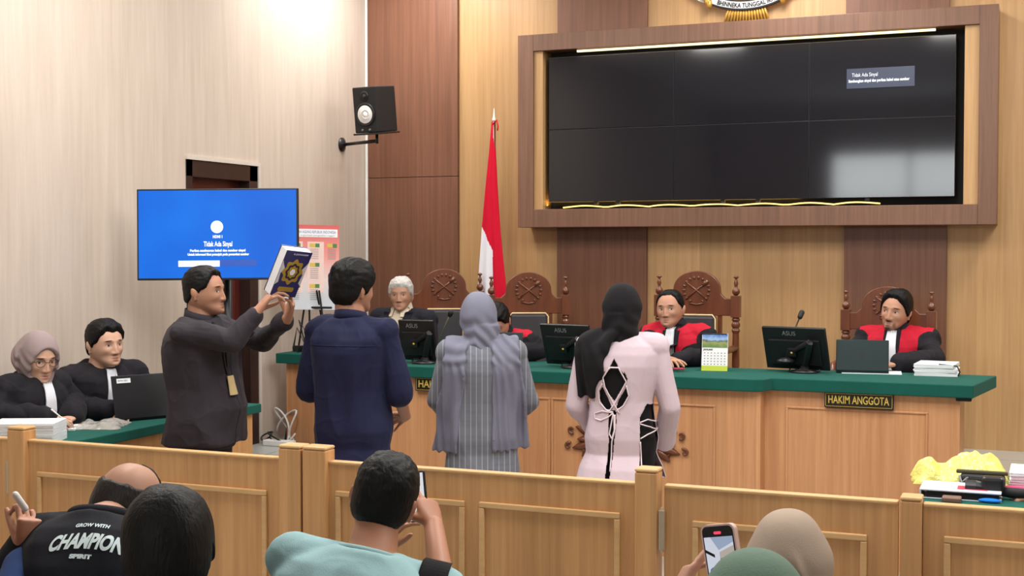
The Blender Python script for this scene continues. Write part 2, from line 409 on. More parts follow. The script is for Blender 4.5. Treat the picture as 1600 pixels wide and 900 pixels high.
# ribbon: curved band with black edge
def arc_pt(t, r): return cxx + r * math.sin(t), EZ + .62 - r * math.cos(t)
def band(r0, r1, t0, t1, y0, y1, n=28):
    g = G(); rings = []
    for i in range(n + 1):
        t = t0 + (t1 - t0) * i / n
        (xa, za), (xb, zb) = arc_pt(t, r0), arc_pt(t, r1)
        rings.append([(xa, y0, za), (xb, y0, zb), (xb, y1, zb), (xa, y1, za)])
    return g.loft(rings)
make('ribbon', band(.565, .625, -.43, .43, YW - .066, YW - .05), MT['paper'], cr)
make('ribbon_edge', band(.618, .63, -.44, .44, YW - .07, YW - .045), MT['black_matt'], cr)
make('ribbon_edge', band(.560, .568, -.44, .44, YW - .07, YW - .045), MT['black_matt'], cr)
V, F = text_geo('BHINNEKA TUNGGAL IKA', .045, .002, .0012, fit=.42)
VV = []
for v in V:
    t = v.x / .6; r = .597 - v.y; x, z = arc_pt(t, r); VV.append((x, YW - .069 - v.z * .5, z))
make('ribbon_text', G().add(VV, F), MT['black_matt'], cr)
for s in (-1, 1):
    g = G()
    for q in range(4): g.ell(((cxx + s * (.262 + q * .012)), YW - .075, EZ + .05 + q * .02), (.02, .02, .035))
    make('talon', g, MT['gold'], cr, smooth=True)
    g = G().loft([[(cxx + s * x, YW - .05, z - .03), (cxx + s * x, YW - .05, z + .03), (cxx + s * x, YW - .035, z + .03), (cxx + s * x, YW - .035, z - .03)] for x, z in ((.27, EZ + .09), (.32, EZ + .1), (.38, EZ + .13), (.42, EZ + .17))])
    make('ribbon_tail', g, MT['paper'], cr)
    for q in range(9):   # spread wings
        b0 = Vector((cxx + s * .12, YW - .06, EZ + .42 + q * .02)); a = math.radians(-38 + q * 13)
        L = .34 + .02 * q
        b1 = b0 + Vector((s * L * math.cos(a), 0, L * math.sin(a)))
        make('wing_feather', G().tube([b0, (b0 * .4 + b1 * .6) + Vector((0, -.01, 0)), b1], [.02, .024, .006], 8), MT['gold'], cr, smooth=True)
make('eagle_body', G().ell((cxx, YW - .07, EZ + .32), (.13, .05, .24)).ell((cxx, YW - .08, EZ + .60), (.05, .05, .07)).ell((cxx + .05, YW - .09, EZ + .60), (.04, .02, .02)), MT['gold'], cr, smooth=True)
# ================================================================== judges' bench
ZT = 1.06; FT = .07
YC, YR_, YLw = 7.22, 7.34, 7.76          # front edges: centre, right wing, left wing
xa = at_Z(440, 553, ZT).x - .02
xCl = at_Z(560, 570, ZT).x; xCr = at_Y(1186, 593, YC).x; xRr = at_Y(1521, 602, YR_).x
YK = YC + .66
bench = empty('judges_bench', ((xa + xRr) / 2, YC, 0), 0, "long teak judges' bench with a thick green felt top", 'bench')
top = [(xa - .05, YLw + .3), (xa - .05, YLw), (xCl, YLw), (xCl, YC), (xCr - .03, YC), (xCr + .02, YC + .03), (xCr + .05, YR_), (xRr, YR_), (xRr + .10, YR_ + .62), (xCr + .1, YR_ + .62), (xCr, YK), (xCl + .1, YK), (xCl - .1, YLw + .5), (xa - .05, YLw + .5)]
make('felt_top', G().prism(top, Matrix.Translation((0, 0, ZT - FT)), FT), MT['green'], bench, bevel=.006)
def front(x0, x1, y, z0=0.0):
    return G().box(x0, x1, y, y + .03, z0, ZT - FT)
make('front_panel', front(xCl + .03, xCr - .03, YC + .05), MT['wood_bench'], bench)
make('front_panel', front(xCr, xRr - .07, YR_ + .05), MT['wood_bench'], bench)
make('front_panel', front(xa, xCl + .03, YLw + .06, PLAT), MT['wood_bench'], bench)
M_side = MT['wood_bench']
make('side_panel', G().box(xRr - .10, xRr - .0705, YR_ + .0805, YR_ + .55, 0, ZT - FT), M_side, bench)
make('side_panel', G().box(xa, xa + .03, YLw + .0905, YLw + .45, PLAT, ZT - FT), M_side, bench)
make('side_panel', G().box(xCr - .0295, xCr - .0005, YC + .05, YR_ + .08, 0, ZT - FT), M_side, bench)
make('side_panel', G().box(xCl + .0305, xCl + .06, YC + .0805, YLw + .08, 0, ZT - FT), M_side, bench)
def moulding(x0, x1, y, z0, z1):
    g = G(); w = .012
    g.box(x0, x0 + w, y - .008, y, z0, z1 - w - .0005).box(x1 - w, x1, y - .008, y, z0, z1 - w - .0005).box(x0, x1, y - .008, y, z1 - w, z1)
    return g
p = lambda px, Y: at_Y(px, 650, Y).x
for x0, x1 in ((p(700, YC + .05), p(860, YC + .05)), (p(862, YC + .05), p(1118, YC + .05))):
    make('panel_moulding', moulding(x0, x1, YC + .05, .1, ZT - .16), MT['wood_bench'], bench, bevel=.003)
x0, x1 = p(1228, YR_ + .05), p(1450, YR_ + .05)
make('panel_moulding', moulding(x0, x1, YR_ + .05, .1, ZT - .16), MT['wood_bench'], bench, bevel=.003)
x = at_Z(461, 690, PLAT).x
make('panel_moulding', G().box(xa + .17, xa + .18, YLw + .055, YLw + .06, PLAT, ZT - FT), MT['wood_bench'], bench)
# desk grommet under the far right corner
make('corner_foot', G().box(xRr - .09, xRr - .01, YR_ + .02, YR_ + .09, ZT - FT - .02, ZT - FT), MT['black_matt'], bench, bevel=.004)

# carved ornament on the bench front
oc = at_Y(978, 690, YC + .05)
orn = empty('carved_ornament', (oc.x, YC + .04, oc.z - .1), 0, 'dark carved floral wood ornament on the bench front, behind the woman in pink', 'carving')
def scroll(c, r, t0, t1, s, rad=.012, n=22, shrink=.75):
    pts = []; rr = []
    for i in range(n):
        f = i / (n - 1); t = t0 + (t1 - t0) * f; q = r * (1 - shrink * f)
        pts.append((c[0] + s * q * math.cos(t), YC + .04, c[1] + q * math.sin(t))); rr.append(rad * (1 - .45 * f))
    return G().tube(pts, rr, 8)
def leaf(p0, p1, wd):
    p0 = Vector((p0[0], YC + .04, p0[1])); p1 = Vector((p1[0], YC + .04, p1[1]))
    d = p1 - p0; q = Vector((-d.z, 0, d.x)).normalized()
    r = []
    for f, k in ((0, .25), (.3, .9), (.6, 1), (.85, .5), (1, .08)):
        c = p0 + d * f; h = wd * k
        r.append([c + q * h, c + Vector((0, -.016 * k - .004, 0)), c - q * h, c + Vector((0, .008, 0))])
    return G().loft(r)
for s in (-1, 1):
    O = lambda dx, dz: (oc.x + s * dx, oc.z + dz)
    parts = [leaf(O(.02, 0), O(.2, .02), .055), leaf(O(.15, .02), O(.31, .075), .03), leaf(O(.15, -.01), O(.33, -.055), .032), leaf(O(.19, -.03), O(.27, -.1), .028),
             leaf(O(.08, .04), O(.22, .095), .03), leaf(O(.1, -.04), O(.2, -.1), .03), leaf(O(.22, 0), O(.30, .0), .02)]
    for q in parts: make('carved_leaf', q, MT['wood_carved'], orn, smooth=True)
    for (c, r, t0, t1) in ((O(.335, .055), .024, -2.0, 3.5), (O(.355, -.045), .024, 2.2, -3.4), (O(.22, .06), .035, -1.5, 3.5), (O(.24, -.055), .03, 1.5, -3.4)):
        make('carved_scroll', scroll(c, r, t0, t1, s, .009), MT['wood_carved'], orn, smooth=True)
make('carved_boss', G().ell((oc.x, YC + .035, oc.z), (.06, .025, .07)), MT['wood_carved'], orn, smooth=True)

# nameplates
M_goldtext = M_plain('gold_lettering', srgb(205, 180, 90), 0.4, 0.2)
M_plate = M_plain('black_nameplate', srgb(26, 26, 20), 0.3)
def nameplate(px0, px1, py, Y, label):
    a = at_Y(px0, py, Y); b = at_Y(px1, py, Y); zt = ZT - FT + .002
    cxp = (a.x + b.x) / 2; wd = b.x - a.x; h = .085
    e = empty('nameplate', (cxp, Y, zt - h), 0, label, 'nameplate')
    make('plate', G().box(a.x, b.x, Y, Y + .03, zt - h, zt), M_plate, e, bevel=.001)
    gg = G(); y0 = Y - .001; u = .006; w = .0022
    gg.box(a.x + u, b.x - u, y0, Y, zt - u - w, zt - u).box(a.x + u, b.x - u, y0, Y, zt - h + u, zt - h + u + w)
    gg.box(a.x + u, a.x + u + w, y0, Y, zt - h + u, zt - u).box(b.x - u - w, b.x - u, y0, Y, zt - h + u, zt - u)
    make('plate_border', gg, M_goldtext, e)
    text('plate_text', 'HAKIM ANGGOTA', .062, frame((cxp, Y - .001, zt - h / 2), (1, 0, 0), (0, 0, 1)), M_goldtext, e, ext=.001, fit=wd - .045, bold=.0008)
nameplate(1288, 1396, 624, YR_ + .02, 'black nameplate with gold letters under the right wing of the bench')
nameplate(649, 765, 598, YC + .02, 'black nameplate half hidden by the woman in the grey headscarf')

# ================================================================== judges' chairs
def make_chair():
    r = empty('judge_chair', (0, 0, 0)); W = .27; B = 1.0   # origin on the floor, facing +Y; posts at +-W
    spin = [(.0, .0), (.026, .0), (.026, .42), (.03, .44), (.022, .46), (.028, .50), (.02, .53), (.026, .58), (.022, .80), (.03, .82), (.02, .835), (.03, .85), (.03, .865), (.02, .88), (.03, .895), (.02, .91)]
    for s in (-1, 1):
        make('post', G().lathe(spin + [(.0, .91)], (s * W, -.02, 0)).box(s * W - .03, s * W + .03, -.05, .01, .91, 1.06), MT['wood_carved'], r, smooth=False, bevel=.002, local=True)
        fin = [(0, 1.06), (.012, 1.062), (.024, 1.075), (.027, 1.09), (.022, 1.105), (.010, 1.115), (.010, 1.125), (.016, 1.145), (.009, 1.165), (.006, 1.175), (.018, 1.185), (.018, 1.192), (.0, 1.2)]
        make('finial', G().lathe(fin, (s * W, -.02, 0)), MT['wood_carved'], r, smooth=True, local=True)
    # crest rail: arched board
    pts = [(-W + .02, .92), (-W + .02, 1.04)]
    pts += [(-.2, 1.04), (-.17, 1.07), (-.165, 1.09)]
    for i in range(21):
        a = PI - PI * i / 20; pts.append((.165 * math.cos(a) * 1.0, 1.10 + .13 * math.sin(a)))
    pts += [(.165, 1.09), (.17, 1.07), (.2, 1.04), (W - .02, 1.04), (W - .02, .92)]
    Mx = frame((0, -.0, 0), (1, 0, 0), (0, 0, 1))
    make('crest_rail', G().prism(pts, Mx, .035), MT['wood_carved'], r, bevel=.005, local=True)
    for sy, y in ((1, .004), (-1, -.038)):
        c = []
        for i in range(18):
            a = 2 * PI * i / 18
            if 4.2 < a < 5.2: continue
            c.append(G().ell((.088 * math.cos(a), y, 1.095 + .088 * math.sin(a)), (.012, .006, .008), Matrix.Rotation(-a, 3, 'Y'), 6))
        gg = G()
        for q in c: gg.add(q.v, q.f)
        gg.tube([(-.07, y, 1.15), (0, y, 1.095), (.075, y, 1.03)], .006, 8).tube([(.07, y, 1.15), (0, y, 1.095), (-.075, y, 1.03)], .006, 8)
        gg.obox((.05, .014, .022), Matrix.Translation((-.062, y, 1.145)) @ Matrix.Rotation(.75, 4, 'Y'))
        gg.tube([(-.05, y, 1.005), (0, y, .995), (.05, y, 1.005)], .006, 6)
        make('carved_relief', gg, MT['wood_carved'], r, smooth=True, local=True)
    for s in (-1, 1):
        make('stile', G().box(s * .16 - .014, s * .16 + .014, -.035, -.005, .46, .93), MT['wood_carved'], r, bevel=.003, local=True)
    bp = make('back_pad', G().box(-.14, .14, -.03, .03, .50, .92), MT['leather'], r, bevel=.02, local=True)
    pip = [(-.14, .50), (-.14, .90), (-.12, .925), (.12, .925), (.14, .90), (.14, .50)]
    for y in (.032,):
        make('piping', G().tube([(x, y, z) for x, z in pip], .006, 8), MT['gold_light'], bp, smooth=True, local=True)
    sp = make('seat', G().box(-.25, .25, -.02, .48, .40, .49), MT['leather'], r, bevel=.025, local=True)
    make('seat_rail', G().box(-.26, .26, -.03, .49, .34, .41), MT['wood_carved'], r, bevel=.006, local=True)
    for s in (-1, 1):
        make('front_leg', G().lathe([(0, 0), (.022, 0), (.026, .1), (.02, .14), (.03, .2), (.03, .34), (0, .34)], (s * .235, .45, 0)), MT['wood_carved'], r, smooth=True, local=True)
        make('armrest', G().tube([(s * W, -.02, .70), (s * W, .2, .70), (s * W, .42, .69), (s * .26, .45, .62), (s * .24, .45, .42)], [.022, .024, .026, .02, .02], 10), MT['wood_carved'], r, smooth=True, local=True)
    return r
chair = make_chair()
# (px of the middle, depth-plane Y, yaw, label)
CH = [(1088, 8.68, PI - .02, 'carved chair directly behind the judge with the desk calendar', 1.0),
      (1387, 8.66, PI - .05, 'carved chair behind the bearded judge at the right end', 1.0),
      (826, 8.72, PI + .42, 'carved chair with crossed motif just right of the flag', 1.0),
      (694, 8.80, PI + .42, 'carved chair between the old man in the dark suit and the flag', 1.0)]
for i, (px, Y, rz, lab, sc) in enumerate(CH):
    o = chair if i == 0 else copy_tree(chair)
    P = at_Y(px, 500, Y); o.location = (P.x, Y, PLAT); o.rotation_euler = (0, 0, rz); o.scale = (1, 1, [.985, .91, .97, .985][i])
    tag(o, 'dark ' + lab, 'chair', "carved judges' chairs along the back wall")

# ================================================================== flag
fp = at_Y(772, 180, 9.0); zb = PLAT
fl = empty('flag', (fp.x, 9.0, zb), 0, 'red and white flag hanging furled on its pole by the back wall', 'flag')
ztop = fp.z
make('pole', G().tube([(fp.x, 9.0, zb + .05), (fp.x, 9.0, ztop - .03)], .013, 12), MT['wood_carved'], fl, smooth=True)
make('spear_tip', G().lathe([(0, 0), (.012, .0), (.014, .02), (.008, .04), (.002, .10), (0, .105)], (fp.x, 9.0, ztop - .05)), MT['white'], fl, smooth=True)
make('flag_base', G().lathe([(0, 0), (.18, 0), (.18, .02), (.05, .06), (.02, .10), (0, .10)], (fp.x, 9.0, zb)), MT['steel'], fl, smooth=True)
make('tie', G().tube([(fp.x + .0, 8.98, ztop - .07), (fp.x + .035, 8.97, ztop - .04), (fp.x + .045, 8.97, ztop - .09), (fp.x + .04, 8.97, ztop - .12)], .006, 6), M_cloth('red_cord', srgb(190, 30, 40)), fl, smooth=True)
# cloth: folded, widening downwards; boundary of red and white runs diagonally
prof = [(190, 768, 773), (240, 764, 775), (300, 758, 778), (360, 753, 782), (420, 749, 788), (470, 746, 793), (520, 743, 796), (560, 744, 795)]
g = G(); rings = []; NS = 144
M_red = M_cloth('flag_red_cloth', srgb(205, 16, 48), .8, .1, var=.04); M_wht = M_cloth('flag_white_cloth', srgb(232, 232, 240), .8, .1, var=.03)
rows = []
for k in range(171):
    k = k / 3
    py = 190 + (560 - 190) * k / 56
    L = np.interp(py, [q[0] for q in prof], [q[1] for q in prof]); R = np.interp(py, [q[0] for q in prof], [q[2] for q in prof])
    row = []
    for i in range(NS):
        a = 2 * PI * i / NS
        s_ = .5 + .5 * math.cos(a)
        px = L + (R - L) * s_; P = at_Y(px, py, 9.0)
        dep = .012 + .03 * (k / 56); fold = .012 * math.sin(s_ * 17 + k * .05) * (k / 56)
        row.append((P.x, 9.0 - dep * math.sin(a) - fold * (1 if math.sin(a) > 0 else -1), P.z))
    rows.append(row)
vs = [q for r in rows for q in r]; fs = []; mi = []
for k in range(170):
    for i in range(NS):
        fs.append((k * NS + i, k * NS + (i + 1) % NS, (k + 1) * NS + (i + 1) % NS, (k + 1) * NS + i))
        py = 190 + (560 - 190) * k / 170; s_ = .5 + .5 * math.cos(2 * PI * (i + .5) / NS)
        lim = np.interp(py, [350, 365, 388, 560], [0, .30, .60, .56])
        mi.append(1 if (py > 352 and s_ < lim) else 0)
fs += [tuple(range(NS))[::-1], tuple(range(170 * NS, 171 * NS))]; mi += [0, 0]
g = G(); g.v = vs; g.f = fs; g.m = mi
fo = make('flag_cloth', g, [M_red, M_wht], fl, smooth=True)

# ================================================================== loudspeaker on wall bracket
sc = at_D(586, 171, 9.72)
spk = empty('loudspeaker', (sc.x, sc.y, sc.z - .2), 0, 'black monitor loudspeaker with white cone, high on the left wall', 'loudspeaker')
Rz = Matrix.Translation(sc) @ Matrix.Rotation(math.radians(-6), 4, 'Z') @ Matrix.Rotation(math.radians(2), 4, 'X')
Rz = Matrix.Translation(sc) @ Matrix.Rotation(math.radians(-8), 4, 'Z') @ Matrix.Rotation(math.radians(7), 4, 'X') @ Matrix.Scale(1.13, 4)
make('cabinet', G().obox((.19, .22, .30), Rz), MT['black_matt'], spk, bevel=.008)
def onface(x, z, y=-.11): return Rz @ Matrix.Translation((x, y, z)) @ Matrix.Rotation(PI / 2, 4, 'X')
def lathM(prof, M, n=28):
    g = G().lathe(prof, (0, 0, 0), n); return G().add([M @ Vector(v) for v in g.v], g.f)
make('woofer_ring', lathM([(0, 0), (.077, 0), (.077, .006), (.066, .008), (.062, .003), (0, .003)], onface(0, -.03)), MT['black_plastic'], spk, smooth=True)
make('woofer_cone', lathM([(0, .003), (.06, .006), (.056, .009), (.02, .003), (.018, .006), (0, .009)], onface(0, -.03)), MT['white'], spk, smooth=True)
make('tweeter', lathM([(0, 0), (.034, 0), (.034, .003), (.018, -.001), (.012, .005), (0, .008)], onface(.0, .09)), MT['black_plastic'], spk, smooth=True)
make('knob', lathM([(0, 0), (.007, 0), (.006, .01), (0, .01)], onface(-.03, -.13)), MT['grey_plastic'], spk)
make('knob', lathM([(0, 0), (.007, 0), (.006, .01), (0, .01)], onface(.03, -.13)), MT['grey_plastic'], spk)
wp = at_X(534, 226, XL)
b0 = Rz @ Vector((0, 0, -.165))
make('bracket_tray', G().obox((.21, .24, .012), Rz @ Matrix.Translation((0, 0, -.158))), MT['black_plastic'], spk, bevel=.003)
make('bracket_arm', G().tube([(XL + .02, wp.y, wp.z), Vector((b0.x, b0.y, wp.z))], .013, 12).tube([Vector((b0.x, b0.y, wp.z - .02)), b0], .012, 12), MT['black_plastic'], spk, smooth=True)
gM = Matrix.Translation((XL, wp.y, wp.z)) @ Matrix.Rotation(PI / 2, 4, 'Y')
make('wall_flange', lathM([(0, 0), (.055, 0), (.055, .008), (.03, .02), (.018, .03), (0, .03)], gM), MT['black_plastic'], spk, smooth=True)

# ================================================================== television on stand
D_TV = 7.42
c = at_D(339.5, 366, D_TV); u = (at_D(466, 364.5, D_TV - .02) - at_D(213.5, 366.5, D_TV)); W = u.length; H = 143 * D_TV / FOC
Mtv = frame(c, u, CR @ Vector((0.012, 1, 0)))     # normal towards the viewer
tv = empty('television', (c.x, c.y, 0), 0, 'flat television showing a blue no-signal screen, in front of the dark door', 'television')
O = lambda x, y, z: Mtv @ Vector((x, y, z))
make('tv_body', G().obox((W, H, .03), Mtv @ Matrix.Translation((0, 0, -.018))).obox((W * .6, H * .6, .04), Mtv @ Matrix.Translation((0, 0, -.045))), MT['black_plastic'], tv, bevel=.004)
tvs = NT('blue_tv_screen'); vv = tvs.noise(tvs.coord((1.6, 1.6, 1.6)), 1.5, 1)
tvs.l(tvs.ramp(vv, [(.3, srgb(0, 98, 222)), (.7, srgb(4, 124, 244))]), tvs.b.inputs['Emission Color']); tvs.b.inputs['Emission Strength'].default_value = .92
tvs.b.inputs['Base Color'].default_value = (.01, .02, .05, 1); tvs.b.inputs['Roughness'].default_value = .3; tvs.b.inputs['Specular IOR Level'].default_value = .15
scr = make('tv_screen', G().obox((W - .02, H - .022, .002), Mtv @ Matrix.Translation((0, .001, -.002))), tvs.m, tv)
MW = M_glow('screen_white', (1, 1, 1, 1), 1.15)
pxm = lambda px, py: ((px - 339.5) * D_TV / FOC, -(py - 366) * D_TV / FOC)
def scr_rect(px0, px1, py0, py1, m, nm, r=.006):
    (x0, y0), (x1, y1) = pxm(px0, py1), pxm(px1, py0)
    return make(nm, G().obox((x1 - x0, y1 - y0, .001), Mtv @ Matrix.Translation(((x0 + x1) / 2, (y0 + y1) / 2, 0))), m, scr, bevel=.0)
x, y = pxm(339, 354.5)
make('screen_icon', lathM([(0, 0), (.036, 0), (.036, .001), (0, .001)], Mtv @ Matrix.Translation((x, y, -.0005)), 32), MW, scr)
scr_rect(278, 343, 407, 416.5, MW, 'screen_button')
scr_rect(344, 401, 406, 416, M_glow('screen_button_blue', srgb(0, 84, 196), .9), 'screen_button')
for s_, px, py, sz, ft in (('HDMI 1', 340, 370, .022, .055), ('Tidak Ada Sinyal', 340.5, 381.5, .04, .165), ('Periksa sambungan kabel dan sumber sinyal', 340, 391.5, .018, .32), ('Untuk informasi lihat petunjuk pada perangkat sumber', 341, 397.5, .018, .355), ('Bantuan', 371, 411, .02, .06)):
    x, y = pxm(px, py)
    text('screen_text', s_, sz, Mtv @ Matrix.Translation((x, y, 0)), MW, scr, ext=.0004, fit=ft, bold=.001)
b = Vector((c.x, c.y, 0)) + Vector((-.05, .17, 0))
make('stand_pole', G().tube([b + Vector((0, 0, .05)), b + Vector((0, 0, c.z + .1))], .028, 12), MT['black_plastic'], tv, smooth=True)
make('stand_base', G().box(b.x - .33, b.x + .33, b.y - .05, b.y + .05, .02, .06).box(b.x - .33, b.x - .27, b.y - .3, b.y + .2, .02, .06).box(b.x + .27, b.x + .33, b.y - .3, b.y + .2, .02, .06), MT['black_plastic'], tv, bevel=.006)
make('stand_bracket', G().box(b.x - .12, b.x + .12, b.y - .06, b.y + .02, c.z - .12, c.z + .12), MT['black_plastic'], tv)

# ================================================================== poster on easel
pc = at_D(497, 420, 9.15)
p_tl, p_tr, p_br, p_bl = at_D(445, 354, 9.12), at_D(530, 356, 9.2), at_D(528, 474, 9.1), at_D(445, 487, 9.02)
pb = empty('poster_stand', (pc.x, pc.y, PLAT), 0, 'red bordered printed poster board on a black easel beside the television', 'poster')
U = (p_tr - p_tl); Vv = (p_tl - p_bl)
Mp = frame((p_tl + p_tr + p_br + p_bl) / 4, U, Vv); Wp, Hp = U.length, Vv.length
def prect(u0, u1, v0, v1, z, th=.001):   # unit coords, v from the top
    return G().obox(((u1 - u0) * Wp, (v1 - v0) * Hp, th), Mp @ Matrix.Translation((((u0 + u1) / 2 - .5) * Wp, (.5 - (v0 + v1) / 2) * Hp, z)))
pt = NT('poster_print'); sp = pt.n('ShaderNodeSeparateXYZ'); pt.l(pt.coord(kind='Generated'), sp.inputs[0])
pt.base(pt.ramp(sp.outputs[2], [(.15, srgb(190, 195, 202)), (.35, srgb(214, 196, 194)), (.62, srgb(222, 142, 132)), (1.0, srgb(200, 72, 72))])); pt.b.inputs['Roughness'].default_value = .4
board = make('poster_board', prect(0, 1, 0, 1, 0, .006), pt.m, pb)
make('header_band', prect(.03, .97, .05, .145, .004), MT['paper'], board)
M_blue = M_plain('poster_blue_ink', srgb(60, 80, 150), .6); M_gry = M_plain('poster_grey_ink', srgb(150, 140, 140), .6); M_yel = M_plain('poster_yellow_box', srgb(206, 176, 70), .6); M_grn = M_plain('poster_green_box', srgb(70, 120, 60), .6)
text('header_text', 'MAHKAMAH AGUNG REPUBLIK INDONESIA', .028, Mp @ Matrix.Translation((0, (.5 - .085) * Hp, .005)), M_blue, board, ext=.0003, fit=Wp * .88)
text('header_text', 'struktur organisasi pengadilan negeri', .016, Mp @ Matrix.Translation((0, (.5 - .125) * Hp, .005)), M_gry, board, ext=.0003, fit=Wp * .84)
make('chart_column', prect(.12, .33, .2, .8, .0035), M_plain('poster_pale_pink', srgb(224, 196, 190), .6), board)
make('chart_column', prect(.42, .72, .2, .8, .0035), bpy.data.materials['poster_pale_pink'], board)
for cu in (.2, .55, .87):
    for vr in (.22, .45, .70):
        if cu > .8 and vr > .3: continue
        make('chart_box', prect(cu - .09, cu + .01, vr, vr + .045, .0045), M_yel, board); make('chart_box', prect(cu + .012, cu + .09, vr, vr + .045, .0045), M_grn, board)
        for q in range(6):
            make('chart_line', prect(cu - .08, cu + .07, vr + .065 + q * .022, vr + .071 + q * .022, .0045), M_gry, board)
# easel legs
bt = (p_bl + p_br) / 2
for dx, dy in ((-.10, .0), (-.06, .10), (.06, .10), (.10, .0)):
    make('easel_leg', G().tube([bt + Vector((dx * .5, .02, .12)), Vector((bt.x + dx * 2.2, bt.y + dy * 2, PLAT if bt.y + dy * 2 > 7.35 else 0))], .007, 8), MT['black_plastic'], pb)
make('easel_rail', G().tube([bt + Vector((-.15, -.01, .0)), bt + Vector((.15, .02, .0))], .008, 8), MT['black_plastic'], pb)

# wire sculpture and black box on the bench's left end
q0 = at_Z(460, 550, ZT); 
wo = empty('wire_stand', (q0.x + .05, q0.y + .12, ZT), 0, 'thin black wire stand on the left end of the bench, behind the navy shirt', 'wire stand')
D = 9.05
P = lambda px, py: at_D(px, py, D)
make('wire', G().tube([P(459, 541), P(464, 512), P(478, 541), P(467, 500), P(486, 533)], .007, 6).tube([P(459, 541), P(478, 541)], .006, 6), MT['black_plastic'], wo)
make('wire_base', G().box(q0.x - .02, q0.x + .26, q0.y + .1, q0.y + .2, ZT, ZT + .012), MT['black_plastic'], wo)
tag(make('document_box', G().box(q0.x - .03, q0.x + .22, q0.y + .02, q0.y + .095, ZT, ZT + .04), MT['black_matt'], bevel=.004), 'flat black box on the left end of the green bench top', 'box')
# cables and power strip on the podium
tag(make('power_strip', G().box(at_Z(420, 700, PLAT).x - .1, at_Z(420, 700, PLAT).x + .13, at_Z(420, 697, PLAT).y + .0, at_Z(420, 697, PLAT).y + .07, PLAT, PLAT + .04), MT['white'], bevel=.006), 'white power strip lying on the podium by the wall', 'power strip')
cb = at_Z(425, 694, PLAT)
def loops(c, seed, n=50, R=.09, up=.1):
    r = random.Random(seed); a = [r.uniform(0, 6) for _ in range(4)]; pts = []
    for i in range(n):
        t = i / (n - 1) * 9
        pts.append((c.x + R * math.sin(t + a[0]) + .04 * math.sin(2.3 * t + a[1]), c.y + .05 * math.cos(t * 1.1 + a[2]), c.z + .012 + up * (.5 + .5 * math.sin(t * 1.4 + a[3]))))
    return pts
tag(make('cable', G().tube(loops(cb + Vector((.05, .12, 0)), 3, up=.22), .007, 6), MT['white'], smooth=True), 'looped white cables standing up against the podium wall', 'cable')
tag(make('cable', G().tube(loops(cb + Vector((.02, -.02, 0.0)), 5, up=.07), .006, 6), MT['black_plastic'], smooth=True), 'tangled black cable lying on the podium by the white cables', 'cable')

# ================================================================== monitors (seen from behind)
def monitor(pbot, yaw, label, w=.42, h=.262, tilt=20, lift=.015):
    """pbot: world point on the desk below the panel's centre; yaw: direction of the back's normal"""
    e = empty('monitor', (pbot.x, pbot.y, ZT), 0, label, 'monitor')
    Mm = Matrix.Translation((pbot.x, pbot.y, ZT + lift)) @ Matrix.Rotation(yaw, 4, 'Z') @ Matrix.Rotation(math.radians(tilt), 4, 'X') @ Matrix.Translation((0, 0, h / 2))
    # local: x along width, z up, back faces -y
    make('casing', G().obox((w, .022, h), Mm).obox((w * .8, .03, h * .6), Mm @ Matrix.Translation((0, -.012, -.02))), MT['black_plastic'], e, bevel=.005)
    make('screen_panel', G().obox((w - .02, .002, h - .02), Mm @ Matrix.Translation((0, .012, 0))), MT['screen'], e)
    FM = Mm @ Matrix.Translation((-.03, -.0115, h * .36)) @ Matrix.Rotation(PI / 2, 4, 'X')
    text('maker_mark', 'ASUS', .04, FM, MT['grey_plastic'], e, ext=.0006, fit=.085)
    hub = Mm @ Vector((-.01, -.03, -.01)); b = Vector((pbot.x, pbot.y, ZT)) + Matrix.Rotation(yaw, 3, 'Z') @ Vector((.06, -.06, 0))
    k = Mm @ Vector((.12, -.07, .07))
    make('arm', G().obox((.05, .03, .05), Mm @ Matrix.Translation((-.01, -.035, -.01))).tube([hub, k], [.016, .02], 10).tube([k, b + Vector((0, 0, .03))], [.02, .018], 10), MT['black_plastic'], e, smooth=False, bevel=.002)
    make('pivot_cap', G().ell(hub + (Mm.to_3x3() @ Vector((0, -.018, 0))), (.008, .006, .008)), M_yel, e, smooth=True)
    make('stand_foot', G().lathe([(0, 0), (.085, 0), (.085, .01), (.03, .02), (.022, .04), (0, .04)], (b.x, b.y, ZT)), MT['black_plastic'], e, smooth=True)
    pts = [b + Vector((.09 * math.cos(t), .05 * math.sin(t), .012 + .012 * math.sin(3 * t))) for t in [i * .35 for i in range(19)]]
    make('cable_loop', G().tube(pts, .004, 6), MT['black_plastic'], e, smooth=True)
    return e
ycam = math.radians(22)
monitor(at_Z(1248, 580, ZT), math.radians(-12), 'black desktop monitor in front of the upright microphone, right wing of the bench', w=.395, h=.27)
monitor(at_Z(893, 573, ZT), math.radians(-10), 'black desktop monitor between the two standing women', w=.345, h=.27)
monitor(at_Z(657, 566, ZT), math.radians(0), 'black desktop monitor in front of the white-haired man', w=.25, h=.27, tilt=14)

